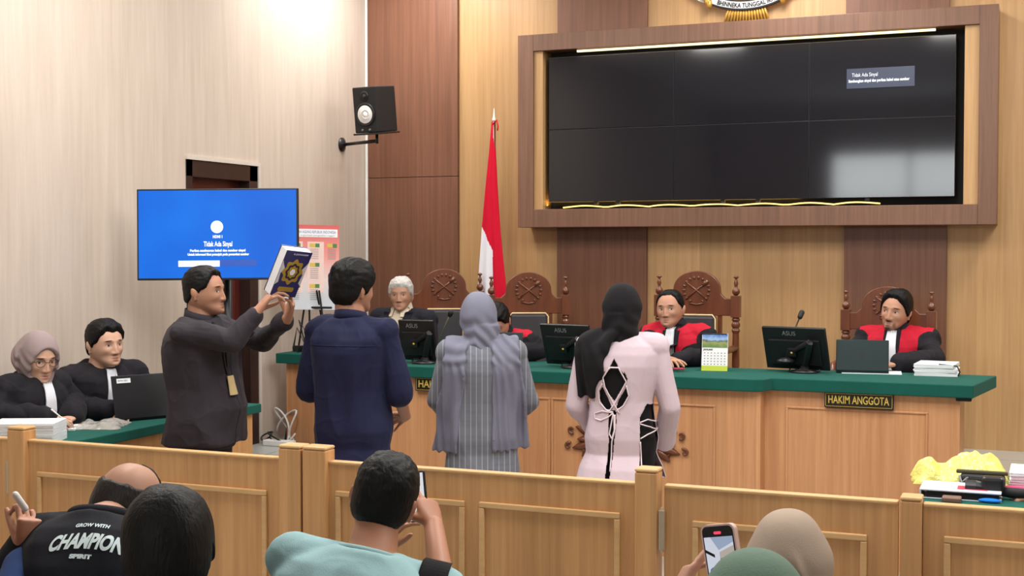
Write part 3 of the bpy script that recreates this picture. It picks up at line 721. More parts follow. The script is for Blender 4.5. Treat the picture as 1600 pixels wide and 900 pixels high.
# ================================================================== laptops
def laptop(p0, yaw, label, w, h, tilt, mat, z, base=True, lid_logo=None):
    e = empty('laptop', (p0.x, p0.y, z), 0, label, 'laptop')
    R = Matrix.Translation((p0.x, p0.y, z)) @ Matrix.Rotation(yaw, 4, 'Z')
    make('keyboard_base', G().obox((w, .22, .014), R @ Matrix.Translation((0, .115, .007))), mat, e, bevel=.004)
    ML = R @ Matrix.Translation((0, 0, .012)) @ Matrix.Rotation(math.radians(tilt), 4, 'X') @ Matrix.Translation((0, 0, h / 2))
    lid = make('lid', G().obox((w, .008, h), ML), mat, e, bevel=.006)
    make('display', G().obox((w - .02, .001, h - .02), ML @ Matrix.Translation((0, .005, 0))), MT['screen'], lid)
    if lid_logo == 'mark':
        make('lid_mark', G().add([ML @ (Matrix.Rotation(PI / 2, 4, 'X') @ Vector(v)) + (ML.to_3x3() @ Vector((0, -.0042, 0))) for v in
             [(.015 * math.cos(t) * (1 + .15 * math.cos(2 * t)), .018 * math.sin(t), 0) for t in [i * .35 for i in range(18)]]], [tuple(range(18))]).add(
             [ML @ Vector((.0, -.0044, .022)), ML @ Vector((.012, -.0044, .034)), ML @ Vector((.004, -.0044, .022))], [(0, 1, 2)]), MT['black_plastic'], lid)
    if lid_logo == 'sticker':
        make('sticker', G().obox((.075, .001, .024), ML @ Matrix.Translation((-w / 2 + .065, -.0047, h / 2 - .028))), MT['paper'], lid)
        text('sticker_text', 'BMN 001', .012, ML @ Matrix.Translation((-w / 2 + .06, -.0053, h / 2 - .028)) @ Matrix.Rotation(PI / 2, 4, 'X'), MT['black_matt'], lid, ext=.0002, fit=.05)
    return e
P = at_Z(1347, 584, ZT); laptop(P, math.radians(6), 'dark green laptop lid facing out, in front of the bearded judge', .30, .185, -12, MT['teal_case'], ZT + .004, lid_logo='mark')
tag(make('document', G().obox((.34, .25, .004), Matrix.Translation((P.x + .04, P.y + .12, ZT + .002)) @ Matrix.Rotation(.12, 4, 'Z')), MT['paper']), 'white sheet of paper under the dark green laptop', 'paper')
P = at_Z(770, 570, ZT); laptop(P + Vector((0, .1, 0)), math.radians(10), 'teal laptop half hidden behind the grey headscarf', .30, .19, -12, MT['teal_case'], ZT)

# ================================================================== microphones
def mic(base, tip, label):
    e = empty('microphone', base, 0, label, 'microphone')
    b = Vector(base); t = Vector(tip)
    make('mic_base', G().lathe([(0, 0), (.055, 0), (.055, .012), (.02, .03), (0, .03)], b), MT['black_plastic'], e, smooth=True)
    mid = b + Vector((0, 0, .12)) * .5 + (t - b) * .25
    m2 = b.lerp(t, .6) + Vector((0, 0, .03))
    make('gooseneck', G().tube([b + Vector((0, 0, .02)), mid, m2, t], .0045, 8), MT['steel'] if 'silver' in label else MT['black_plastic'], e, smooth=True)
    d = (t - m2).normalized()
    make('mic_head', G().cap(t, .016, t + d * .035, .017), MT['black_matt'], e, smooth=True)
mic(at_D(1228, 566, 7.7), at_D(1250, 495, 7.85), 'thin black gooseneck microphone rising behind the right monitor')
bb = at_Z(682, 560, ZT); mic((bb.x, bb.y, ZT), at_D(703, 492, 8.15), 'silver gooseneck microphone between the old man and the grey headscarf')
bpy.data.objects['microphone'].location.z = bpy.data.objects['microphone'].location.z

# ================================================================== calendar, papers
P = at_Z(1116, 580, ZT); ca = empty('desk_calendar', (P.x, P.y, ZT), 0, 'tent desk calendar with a landscape photo and yellow-green foot', 'calendar')
Rc = Matrix.Translation((P.x, P.y, ZT)) @ Matrix.Rotation(math.radians(8), 4, 'Z')
Mc = Rc @ Matrix.Rotation(math.radians(-14), 4, 'X') @ Matrix.Translation((0, 0, .115))
make('back_leaf', G().obox((.16, .003, .232), Rc @ Matrix.Translation((-.012, .115, 0)) @ Matrix.Rotation(math.radians(16), 4, 'X') @ Matrix.Translation((0, 0, .115))), MT['black_matt'], ca)
lf = make('front_leaf', G().obox((.155, .003, .228), Mc), MT['paper'], ca)
sky = NT('calendar_photo'); s2 = sky.n('ShaderNodeSeparateXYZ'); sky.l(sky.coord(kind='Generated'), s2.inputs[0]); nn = sky.noise(sky.coord((30, 30, 30)), 1.5, 4)
sky.base(sky.ramp(sky.math('ADD', s2.outputs[2], sky.math('MULTIPLY', sky.math('SUBTRACT', nn, .5), .5)), [(.1, srgb(90, 130, 60)), (.35, srgb(150, 150, 90)), (.45, srgb(70, 90, 80)), (.6, srgb(150, 185, 225)), (1., srgb(40, 90, 175))])); sky.b.inputs['Roughness'].default_value = .4
make('photo', G().obox((.15, .001, .085), Mc @ Matrix.Translation((0, -.002, .07))), sky.m, lf)
make('foot_band', G().obox((.155, .001, .032), Mc @ Matrix.Translation((0, -.002, -.098))), M_plain('yellow_green_print', srgb(188, 208, 60), .5), lf)
text('month_text', 'JANUARI', .014, Mc @ Matrix.Translation((-.04, -.002, .015)) @ Matrix.Rotation(PI / 2, 4, 'X'), MT['black_matt'], lf, ext=.0003, bold=.0006)
g = G()
for r in range(5):
    for c_ in range(7):
        g.obox((.008, .001, .006), Mc @ Matrix.Translation((-.06 + c_ * .02, -.002, -.005 - r * .017)))
make('day_numbers', g, M_gry, lf)
P = at_Z(1461, 588, ZT)
for k, (h0, wv, rot, lab) in enumerate(((0, .24, .05, 'thick white document stack at the right end of the bench, lowest'), (.022, .235, .0, 'white ring binder resting on the lowest document stack'), (.046, .22, -.06, 'open white folder topmost on the stack at the bench end'))):
    g = G()
    for q in range(7):
        g.obox((wv + random.uniform(-.006, .006), .27, .0028), Matrix.Translation((P.x, P.y + .13, ZT + h0 + .002 + q * .003)) @ Matrix.Rotation(rot + random.uniform(-.02, .02), 4, 'Z'))
    o = make('document_stack', g, [MT['paper'], MT['grey_plastic'], MT['paper']][0]); tag(o, lab, 'documents')
tag(make('binder_spine', G().tube([(P.x + .125, P.y + .0, ZT + .005), (P.x + .135, P.y, ZT + .03), (P.x + .12, P.y, ZT + .062), (P.x + .02, P.y, ZT + .07)], .004, 8), MT['black_matt']), 'curved black binder spine at the edge of the white document stack', 'binder')

P = at_Z(1056, 577, ZT)
tag(make('booklet', G().obox((.10, .07, .006), Matrix.Translation((P.x, P.y, ZT + .004)) @ Matrix.Rotation(.5, 4, 'Z')), M_plain('rose_red_card', srgb(205, 60, 88), .5), bevel=.001), 'small rose-red booklet on the green bench top beside the pink blazer', 'booklet')
# ================================================================== lawyers' table (left) and side table (right)
ZL = .90
e1, e2 = at_Z(80, 696, ZL), at_Z(262, 661, ZL)
XT = (e1.x + e2.x) / 2
lt = empty('side_table', (XT - .25, 5.4, 0), 0, "teak lawyers' table with green felt top by the left wall", 'table')
make('felt_top', G().box(XT - .46, XT, 4.57, 6.35, ZL - .05, ZL), MT['green'], lt, bevel=.005)
make('front_panel', G().box(XT - .05, XT - .03, 4.59, 6.3, 0.02, ZL - .05), MT['wood_rail'], lt)
make('end_panel', G().box(XT - .44, XT - .05, 4.59, 4.62, 0, ZL - .05), MT['wood_rail'], lt)
make('end_panel', G().box(XT - .44, XT - .05, 6.27, 6.30, 0, ZL - .05), MT['wood_rail'], lt)
ZR = .84
rt = empty('side_table', (at_Z(1560, 775, ZR).x, 5.3, 0), 0, 'table with green felt top behind the railing at the right edge', 'table')
ra = at_Z(1440, 780, ZR); rb = at_Z(1442, 757, ZR)
xr0 = ra.x
make('felt_top', G().box(xr0, xr0 + .80, 4.72, 5.72, ZR - .05, ZR), MT['green'], rt, bevel=.005)
make('front_panel', G().box(xr0 + .03, xr0 + .77, 4.76, 4.78, 0, ZR - .05), MT['wood_rail'], rt)
make('end_panel', G().box(xr0 + .03, xr0 + .05, 4.78, 5.5, 0, ZR - .05), MT['wood_rail'], rt)
make('end_panel', G().box(xr0 + .74, xr0 + .77, 4.78, 5.5, 0, ZR - .05), MT['wood_rail'], rt)

# things on the left table
P = at_Z(232, 656, ZL); laptop(Vector((XT - .12, 5.12, 0)) if False else Vector((P.x, P.y, 0)), math.radians(62), 'black laptop with white sticker, in front of the young lawyer', .36, .23, -14, MT['black_plastic'], ZL, lid_logo='sticker')
a, b_ = at_Z(5, 690, ZL), at_Z(76, 690, ZL)
g = G().box(XT - .40, XT - .02, 3.9, a.y + .55, ZL, ZL + .045)
x0_, y1_ = XT - .36, at_Z(77, 692, ZL).y
for k, (z0, z1, lab) in enumerate(((0, .04, 'thick closed white document bundle on the lawyers table, lower of two'), (.041, .095, 'thick white bound bundle lying on top of the lower bundle'))):
    g = G()
    for q in range(8): g.obox((.30, .20 - random.uniform(0, .006), (z1 - z0) * .1), Matrix.Translation((XT - .03 - .15 * .927 - .1 * .376, 4.67 - .15 * .376 + .1 * .927, ZL + z0 + (z1 - z0) * (q + .4) / 8)) @ Matrix.Rotation(YAW + random.uniform(-.01, .01) + (.03 if k else 0), 4, 'Z'))
    tag(make('document_bundle', g, MT['paper']), lab, 'documents')
pb_ = NT('clear_plastic_bag'); pb_.b.inputs['Base Color'].default_value = srgb(222, 216, 208); pb_.b.inputs['Roughness'].default_value = .08; pb_.b.inputs['Alpha'].default_value = .5
pb_.b.inputs['Specular IOR Level'].default_value = .8; pb_.bump(pb_.noise(pb_.coord((20, 20, 20)), 1, 3), .8, .02); 
def crumple(c, sx, sy, sz, rz, seed, n=34):
    vs = []; fs = []
    R = Matrix.Rotation(rz, 3, 'Z')
    for i in range(n + 1):
        for j in range(n + 1):
            u, v = i / n * 2 - 1, j / n * 2 - 1
            ed = max(0, 1 - max(abs(u), abs(v)) ** 6)
            nz = mnoise.noise(Vector((u * 1.6 + seed, v * 1.6, 0))) * .55 - abs(mnoise.noise(Vector((u * 3.2 + seed, v * 3.2, 3)))) * .35
            h = sz * ed * (0.55 + .9 * nz)
            q = R @ Vector((u * sx * (1 + .12 * mnoise.noise(Vector((v * 2, seed, 1)))), v * sy * (1 + .12 * mnoise.noise(Vector((u * 2, seed, 7)))), 0))
            vs.append((c[0] + q.x, c[1] + q.y, c[2] + max(.003, h)))
    N = len(vs); vs += [(x, y, c[2]) for x, y, z in vs]
    W1 = n + 1
    for i in range(n):
        for j in range(n):
            a = i * W1 + j; fs.append((a, a + W1, a + W1 + 1, a + 1)); fs.append((N + a, N + a + 1, N + a + W1 + 1, N + a + W1))
    bd = [i for i in range(W1)] + [i * W1 + n for i in range(1, W1)] + [n * W1 + j for j in range(n - 1, -1, -1)] + [i * W1 for i in range(n - 1, 0, -1)]
    for k in range(len(bd)):
        a, b = bd[k], bd[(k + 1) % len(bd)]; fs.append((a, b, N + b, N + a))
    return G().add(vs, fs)
P = at_Z(166, 668, ZL)
tag(recalc(make('plastic_bag', crumple((P.x - .05, P.y + .02, ZL), .12, .13, .05, .4, 2.0), pb_.m, smooth=True)), 'crumpled clear plastic bag on the green table before the laptop', 'bag')
P = at_Z(105, 668, ZL)
tag(make('notebook', G().obox((.2, .26, .012), Matrix.Translation((P.x - .03, P.y - .02, ZL + .006)) @ Matrix.Rotation(.5, 4, 'Z')), MT['paper'], bevel=.002), 'white open notebook under the hands of the lawyer in glasses', 'notebook')
P = at_Z(97, 672, ZL)
tag(make('marker_pen', G().cap((P.x - .05, P.y - .03, ZL + .02), .006, (P.x + .06, P.y + .04, ZL + .02), .006), MT['white'], smooth=True), 'white pen lying flat on the green table beside the notebook', 'pen')

# things on the right table
ybag = NT('yellow_plastic_bag'); ybag.b.inputs['Base Color'].default_value = srgb(226, 218, 120); ybag.b.inputs['Roughness'].default_value = .22; ybag.bump(ybag.noise(ybag.coord((18, 18, 18)), 1, 3), .8, .02)
P = at_Z(1500, 757, ZR)
tag(recalc(make('plastic_bag', crumple((P.x + .0, P.y + .075, ZR), .19, .12, .15, .1, 5.0), ybag.m, smooth=True)), 'crumpled yellow plastic bag behind the railing at the right', 'bag')
bk = at_Z(1492, 775, ZR); by = bk.y
e = empty('book', (bk.x, by, ZR), 0, 'thick white-covered book with a red label beside the yellow bag', 'book')
make('pages', G().box(bk.x - .10, bk.x + .16, by - .08, by + .10, ZR + .004, ZR + .03), MT['black_matt'], e)
make('cover', G().box(bk.x - .12, bk.x + .17, by - .09, by + .11, ZR + .03, ZR + .036).box(bk.x - .12, bk.x + .17, by - .09, by + .11, ZR, ZR + .004).box(bk.x - .125, bk.x - .118, by - .09, by + .11, ZR, ZR + .036), M_plain('pale_grey_cover', srgb(196, 200, 214), .5), e, bevel=.002)
make('book_label', G().box(bk.x + .01, bk.x + .12, by - .05, by + .03, ZR + .036, ZR + .0368), M_plain('red_label', srgb(190, 60, 80), .5), e)
P = at_Z(1487, 784, ZR)
tag(make('wallet', G().box(P.x - .035, P.x + .035, P.y - .03, P.y + .03, ZR, ZR + .02), M_plain('brown_leather', srgb(120, 92, 78), .5), bevel=.005), 'small brown wallet lying on the green felt near the railing', 'wallet')
pk = at_Z(1533, 763, ZR)
bag = empty('camera_bag', (pk.x, pk.y, ZR), 0, 'black camera bag with a strap on the right table', 'bag')
make('bag_body', G().box(pk.x - .08, pk.x + .09, pk.y - .04, pk.y + .06, ZR, ZR + .055), MT['black_matt'], bag, bevel=.014)
make('bag_frame', G().box(pk.x - .095, pk.x + .10, pk.y - .0, pk.y + .02, ZR + .055, ZR + .07), M_plain('olive_metal', srgb(92, 88, 66), .4, .4), bag, bevel=.004)
make('strap', G().tube([(pk.x - .08, pk.y - .04, ZR + .05), (pk.x - .07, pk.y - .07, ZR + .03), (pk.x - .05, pk.y - .06, ZR + .05), (pk.x - .075, pk.y - .06, ZR + .01)], .005, 6), MT['grey_plastic'], bag, smooth=True)
cm = at_Z(1547, 779, ZR)
cmr = empty('video_camera', (cm.x, cm.y, ZR), 0, 'black camera with long lens lying on the right table', 'camera')
make('camera_body', G().box(cm.x - .03, cm.x + .05, cm.y - .03, cm.y + .04, ZR + .015, ZR + .085), MT['black_plastic'], cmr, bevel=.012)
make('lens', G().tube([(cm.x - .09, cm.y, ZR + .035), (cm.x - .05, cm.y, ZR + .035), (cm.x - .02, cm.y, ZR + .035)], [.032, .032, .026], 20), MT['black_plastic'], cmr, bevel=.004)
make('grip', G().tube([(cm.x + .04, cm.y, ZR + .03), (cm.x + .1, cm.y, ZR + .026), (cm.x + .16, cm.y, ZR + .03)], [.018, .022, .015], 14), MT['black_matt'], cmr, smooth=True)
P = at_Z(1547, 784, ZR)
tag(make('face_mask', G().ell((P.x, P.y - .02, ZR + .008), (.042, .02, .009)), M_cloth('bright_blue_cloth', srgb(30, 120, 210)), smooth=True), 'small bright blue cloth item under the black camera', 'cloth')
P = at_Z(1600, 757, ZR)
g = G()
for q in range(14): g.obox((.20, .24, .0035), Matrix.Translation((P.x + .05 + random.uniform(-.004, .004), P.y + .0, ZR + .003 + q * .0045)) @ Matrix.Rotation(random.uniform(-.03, .03), 4, 'Z'))
tag(make('document_stack', g, MT['paper']), 'stack of white papers at the right edge of the picture', 'documents')
P = at_Z(1586, 767, ZR)
tag(make('folder', G().obox((.08, .10, .012), Matrix.Translation((P.x, P.y - .0, ZR + .006)) @ Matrix.Rotation(.2, 4, 'Z')), M_plain('pink_card', srgb(226, 70, 120), .5)), 'bright pink folder beneath the edge of the white papers', 'folder')

# ================================================================== railing
YRL = 4.50; ZRT = .935
X = lambda px: at_Y(px, 740, YRL).x
def board(x0, x1, parent, z=ZRT, th=.03, nm='board'):
    make(nm, G().box(x0, x1, YRL, YRL + th, .03, z), MT['wood_rail'], parent)
    make('top_rail', G().box(x0, x1, YRL - .006, YRL + th + .006, z, z + .012), MT['wood_rail_top'], parent, bevel=.004)
def post(x0, x1, parent, z=ZRT + .055):
    make('post', G().box(x0, x1, YRL - .03, YRL + .05, 0, z), MT['wood_rail'], parent, bevel=.006)
    make('post_cap', G().box(x0 - .001, x1 + .001, YRL - .031, YRL + .051, z, z + .014), MT['wood_rail_top'], parent, bevel=.008)
def mould(x0, x1, z1, parent, z0=.15):
    g = G(); w = .022; y = YRL
    for a in ((x0, x1, z1 - w, z1), (x0, x1, z0, z0 + w), (x0, x0 + w, z0 + w + .0005, z1 - w - .0005), (x1 - w, x1, z0 + w + .0005, z1 - w - .0005)):
        g.box(a[0], a[1], y - .014, y, a[2], a[3])
    make('moulding', g, MT['wood_rail_top'], parent, bevel=.004)
def hinge(px, py, parent):
    q = at_Y(px, py, YRL - .02)
    make('hinge', G().tube([q + Vector((0, 0, -.07)), q + Vector((0, 0, .07))], .012, 12).tube([q + Vector((0, 0, .07)), q + Vector((0, 0, .082))], [.009, .004], 8).tube([q + Vector((0, 0, -.082)), q + Vector((0, 0, -.07))], [.004, .009], 8), MT['steel'], parent, smooth=False)
zm = at_Y(240, 750, YRL).z
def rail(name, x0, label): return empty(name, (x0, YRL, 0), 0, label, 'railing')
r = rail('railing_gate', X(-120), 'teak railing leaf at the far left edge, left of the first hinge'); board(X(-260), X(17), r); hinge(13, 746, r)
r = rail('railing', X(240), 'teak railing section behind the balding man in the black shirt')
post(X(19), X(45), r); board(X(45), X(441), r); post(X(441), X(475), r); mould(X(60), X(418), at_Y(240, 751, YRL).z, r)
r = rail('railing', X(750), 'long teak railing section with two framed panels behind the man in the teal shirt')
post(X(478), X(514), r); board(X(514), X(996), r); post(X(995), X(1030), r); mould(X(526), X(727), at_Y(626, 774, YRL).z, r); mould(X(750), X(970), at_Y(860, 792, YRL).z, r)
r = rail('railing_gate', X(1220), 'teak gate leaf hinged at its left, behind the raised phone'); hinge(1034, 828, r)
board(X(1038), X(1404), r); mould(X(1083), X(1356), at_Y(1220, 824, YRL).z, r)
r = rail('railing', X(1520), 'teak railing section at the right below the yellow bag')
post(X(1408), X(1442), r, ZRT + .02); board(X(1443), X(2700), r); mould(X(1476), X(1760), at_Y(1540, 842, YRL).z, r)
# ================================================================== figures: tools
def sm(a, b, x):
    t = np.clip((x - a) / (b - a), 0, 1); return t * t * (3 - 2 * t)
def voxel(g, size, smooth=4, lam=.5):
    """one continuous skin around overlapping closed volumes -> (V, F)"""
    me = bpy.data.meshes.new('tmp'); me.from_pydata([tuple(v) for v in g.v], [], g.f); me.update()
    o = bpy.data.objects.new('tmp', me); COL.objects.link(o)
    bm = bmesh.new(); bm.from_mesh(me); bmesh.ops.recalc_face_normals(bm, faces=bm.faces[:]); bm.to_mesh(me); bm.free()
    md = o.modifiers.new('r', 'REMESH'); md.mode = 'VOXEL'; md.voxel_size = size; md.adaptivity = 0
    dg = bpy.context.evaluated_depsgraph_get(); ev = o.evaluated_get(dg); m2 = ev.to_mesh()
    n = len(m2.vertices); V = np.empty(n * 3); m2.vertices.foreach_get('co', V); V = V.reshape(-1, 3)
    F = np.array([tuple(p.vertices) for p in m2.polygons if len(p.vertices) == 4], dtype=np.int64)
    ev.to_mesh_clear(); bpy.data.objects.remove(o); bpy.data.meshes.remove(me)
    return relax(V, F, smooth, lam), F
def relax(V, F, it, lam=.5, w=None):
    if it <= 0: return V
    E = np.concatenate([F[:, [0, 1]], F[:, [1, 2]], F[:, [2, 3]], F[:, [3, 0]]]); E = np.unique(np.sort(E, 1), axis=0)
    a, b = E[:, 0], E[:, 1]; n = len(V); deg = np.bincount(a, minlength=n) + np.bincount(b, minlength=n)
    for _ in range(it):
        S = np.stack([np.bincount(a, V[b, k], n) + np.bincount(b, V[a, k], n) for k in range(3)], 1) / np.maximum(deg, 1)[:, None]
        k = lam if w is None else (lam * w)[:, None]
        V = V + k * (S - V)
    return V
def normals(V, F):
    fn = np.cross(V[F[:, 2]] - V[F[:, 0]], V[F[:, 3]] - V[F[:, 1]]); N = np.zeros_like(V)
    for k in range(4):
        for c in range(3): N[:, c] += np.bincount(F[:, k], fn[:, c], len(V))
    return N / np.maximum(np.linalg.norm(N, axis=1, keepdims=True), 1e-12)
def nz(P, sc, seed=0.0):
    s = np.array(sc) if not np.isscalar(sc) else np.array([sc] * 3)
    Q = P * s + seed
    return np.array([mnoise.noise(q) for q in Q.tolist()])
def submesh(V, F, keep):
    F2 = F[keep]; used = np.unique(F2); mp = -np.ones(len(V), dtype=np.int64); mp[used] = np.arange(len(used)); return V[used], mp[F2]
def bvh(V, F): return BVHTree.FromPolygons(V.tolist(), F.tolist())
def drape(tree, rows, side, off, th=.002, M=None, nu=10):
    """sheet laid on a surface: rows [(z, x0, x1)] in the figure's frame; side +1 = front, -1 = back"""
    g = []; M = M or Matrix()
    Mi = M
    dirv = Mi.to_3x3() @ Vector((0, -side, 0))
    lastc = [None] * (nu + 1)
    for z, x0, x1 in rows:
        row = []
        for i in range(nu + 1):
            x = x0 + (x1 - x0) * i / nu
            o = Mi @ Vector((x, side * .9, z)); h = tree.ray_cast(o, dirv)
            if h[0] is not None: d = h[3] if lastc[i] is None else min(h[3], lastc[i] + .03)
            elif lastc[i] is not None: d = lastc[i]
            else: d = next((q for q in lastc[max(0, i - 1)::-1] if q is not None), .8)
            lastc[i] = d; row.append(Mi @ Vector((x, side * (.9 - d + off), z)))
        g.append(row)
    n = nu + 1; vs = [p for r in g for p in r]; k = len(vs)
    back = dirv * th
    vs += [p + back for p in vs[:k]]; fs = []
    for a in range(len(g) - 1):
        for b in range(nu):
            i = a * n + b; fs.append((i, i + 1, i + n + 1, i + n)); fs.append((k + i, k + i + n, k + i + n + 1, k + i + 1))
    m = len(g)
    bd = [i for i in range(n)] + [a * n + nu for a in range(1, m)] + [(m - 1) * n + b for b in range(nu - 1, -1, -1)] + [a * n for a in range(m - 2, 0, -1)]
    for q in range(len(bd)):
        a, b = bd[q], bd[(q + 1) % len(bd)]; fs.append((a, b, k + b, k + a))
    return G().add(vs, fs)
def drape_over(tree, xa, xb, zc, zb, off, th=.02, nu=16, a0=-50, yc=0.0, n1=16, n2=26, side=-1):
    """sheet hanging over the shoulder: xa(q), xb(q) edges for q 0..1 along its length, zb its hem"""
    P = []; n = n1 + n2
    lastc = [None] * (nu + 1)
    for r in range(n):
        q = r / (n - 1); row = []; x0, x1 = xa(q), xb(q)
        for i in range(nu + 1):
            x = x0 + (x1 - x0) * i / nu
            if r < n1:
                a = math.radians(a0 + (90 - a0) * r / n1); dr = Vector((0, side * math.sin(a), math.cos(a))); C = Vector((x, yc, zc))
                h = tree.ray_cast(C + dr * .6, -dr); d = .6 - h[3] if h[0] is not None else None
                if d is not None and d < .02: d = None
                if d is None: d = (lastc[i] if lastc[i] is not None else .06) 
                if lastc[i] is not None: d = min(max(d, lastc[i] - .012), lastc[i] + .03)
                lastc[i] = d; row.append(C + dr * (d + off))
            else:
                z = zc + (zb - zc) * (r - n1) / (n2 - 1)
                h = tree.ray_cast(Vector((x, yc + side * .7, z)), Vector((0, -side, 0))); d = .7 - h[3] if h[0] is not None else None
                if d is None: d = lastc[i]
                d = max(d, lastc[i] - .004); d = min(d, lastc[i] + .02)
                lastc[i] = d; row.append(Vector((x, yc + side * (d + off), z)))
        P.append(row)
    # soften across
    for _ in range(2):
        for row in P:
            for i in range(1, nu): row[i] = (row[i - 1] + row[i] * 2 + row[i + 1]) / 4
    vs = [p for r in P for p in r]; k = len(vs); m = nu + 1; inn = []
    for r in range(n):
        for i in range(m):
            a, b = P[max(r - 1, 0)][i], P[min(r + 1, n - 1)][i]; c, d = P[r][max(i - 1, 0)], P[r][min(i + 1, nu)]
            nn = (b - a).cross(d - c); nn = nn.normalized() if nn.length > 1e-9 else Vector((0, 1, 0))
            mid = Vector((P[r][i].x, yc, min(P[r][i].z, zc)))
            if nn.dot(mid - P[r][i]) < 0: nn = -nn
            inn.append(P[r][i] + nn * th)
    vs += inn; fs = []
    for r in range(n - 1):
        for i in range(nu):
            a = r * m + i; fs.append((a, a + 1, a + m + 1, a + m)); fs.append((k + a, k + a + m, k + a + m + 1, k + a + 1))
    bd = [i for i in range(m)] + [r * m + nu for r in range(1, n)] + [(n - 1) * m + i for i in range(nu - 1, -1, -1)] + [r * m for r in range(n - 2, 0, -1)]
    for q in range(len(bd)):
        a, b = bd[q], bd[(q + 1) % len(bd)]; fs.append((a, b, k + b, k + a))
    return G().add(vs, fs)
def onto(tree, pts, side, off, M=None):
    out = []; M = M or Matrix(); dirv = M.to_3x3() @ Vector((0, -side, 0)); last = .8
    for x, z in pts:
        h = tree.ray_cast(M @ Vector((x, side * .9, z)), dirv); d = h[3] if h[0] is not None else last; last = d
        out.append(M @ Vector((x, side * (.9 - d + off), z)))
    return out

# ---- skin with drawn features (eyes, brows, lips, beard) in the head's own coordinates
def skin_mat(name, c, feats=(), rough=.5):
    t = NT(name); at = t.n('ShaderNodeAttribute', attribute_name='hc'); v = at.outputs['Vector']
    n1 = t.noise(t.coord((1, 1, 1)), 26, 3)
    col = t.mix(n1, tuple(x * .93 for x in c[:3]) + (1,), tuple(min(1, x * 1.06) for x in c[:3]) + (1,))
    s = t.n('ShaderNodeSeparateXYZ'); t.l(v, s.inputs[0])
    x, y, z = s.outputs
    front = t.math('MULTIPLY', t.math('GREATER_THAN', y, .02), t.math('LESS_THAN', y, .16))
    for f in feats:
        cx, cz, rx, rz, fc, st = f[:6]; soft = f[6] if len(f) > 6 else .35; tilt = f[7] if len(f) > 7 else 0
        dx = t.math('SUBTRACT', x, cx); dz = t.math('SUBTRACT', t.math('SUBTRACT', z, cz), t.math('MULTIPLY', dx, tilt))
        a = t.math('DIVIDE', dx, rx); b = t.math('DIVIDE', dz, rz)
        r2 = t.math('SQRT', t.math('ADD', t.math('MULTIPLY', a, a), t.math('MULTIPLY', b, b)))
        mr = t.n('ShaderNodeMapRange'); mr.inputs[1].default_value = 1 - soft; mr.inputs[2].default_value = 1 + soft * .3
        mr.inputs[3].default_value = st; mr.inputs[4].default_value = 0; t.l(r2, mr.inputs[0])
        col = t.mix(t.math('MULTIPLY', mr.outputs[0], front), col, fc)
    t.base(col); t.b.inputs['Roughness'].default_value = rough; t.b.inputs['Subsurface Weight'].default_value = .06
    t.b.inputs['Subsurface Radius'].default_value = (.012, .005, .003); t.b.inputs['Specular IOR Level'].default_value = .35
    t.b.inputs['Subsurface Scale'].default_value = .6
    t.bump(t.noise(t.coord((1, 1, 1)), 160, 2), .05, .002)
    return t.m
BLK = srgb(20, 15, 14); DKB = srgb(48, 33, 28)
def face_feats(gx=0.0, brow=BLK, lip=srgb(140, 82, 74), white=srgb(206, 192, 182), browz=.0235, extra=(), eyeh=.0052):
    F = []
    for s in (-1, 1):
        F.append((s * .0335, browz, .0195, .0048, brow, .9, .45, -s * .10))
        F.append((s * .0325, .0005, .0165, eyeh + .003, DKB, .75, .5))
        F.append((s * .0325, -.0003, .0135, eyeh - .0005, white, .95, .25))
        F.append((s * .0325 + gx, .0, .0062, eyeh - .0003, srgb(25, 15, 12), 1.0, .2))
        F.append((s * .0085, -.0475, .0045, .0025, srgb(70, 40, 34), .7, .5))
    F += [(0, -.0640, .0225, .0042, lip, .7, .5), (0, -.0735, .0205, .0052, lip, .75, .5), (0, -.0682, .0245, .0016, srgb(75, 38, 34), .85, .5)]
    F += list(extra)
    return F

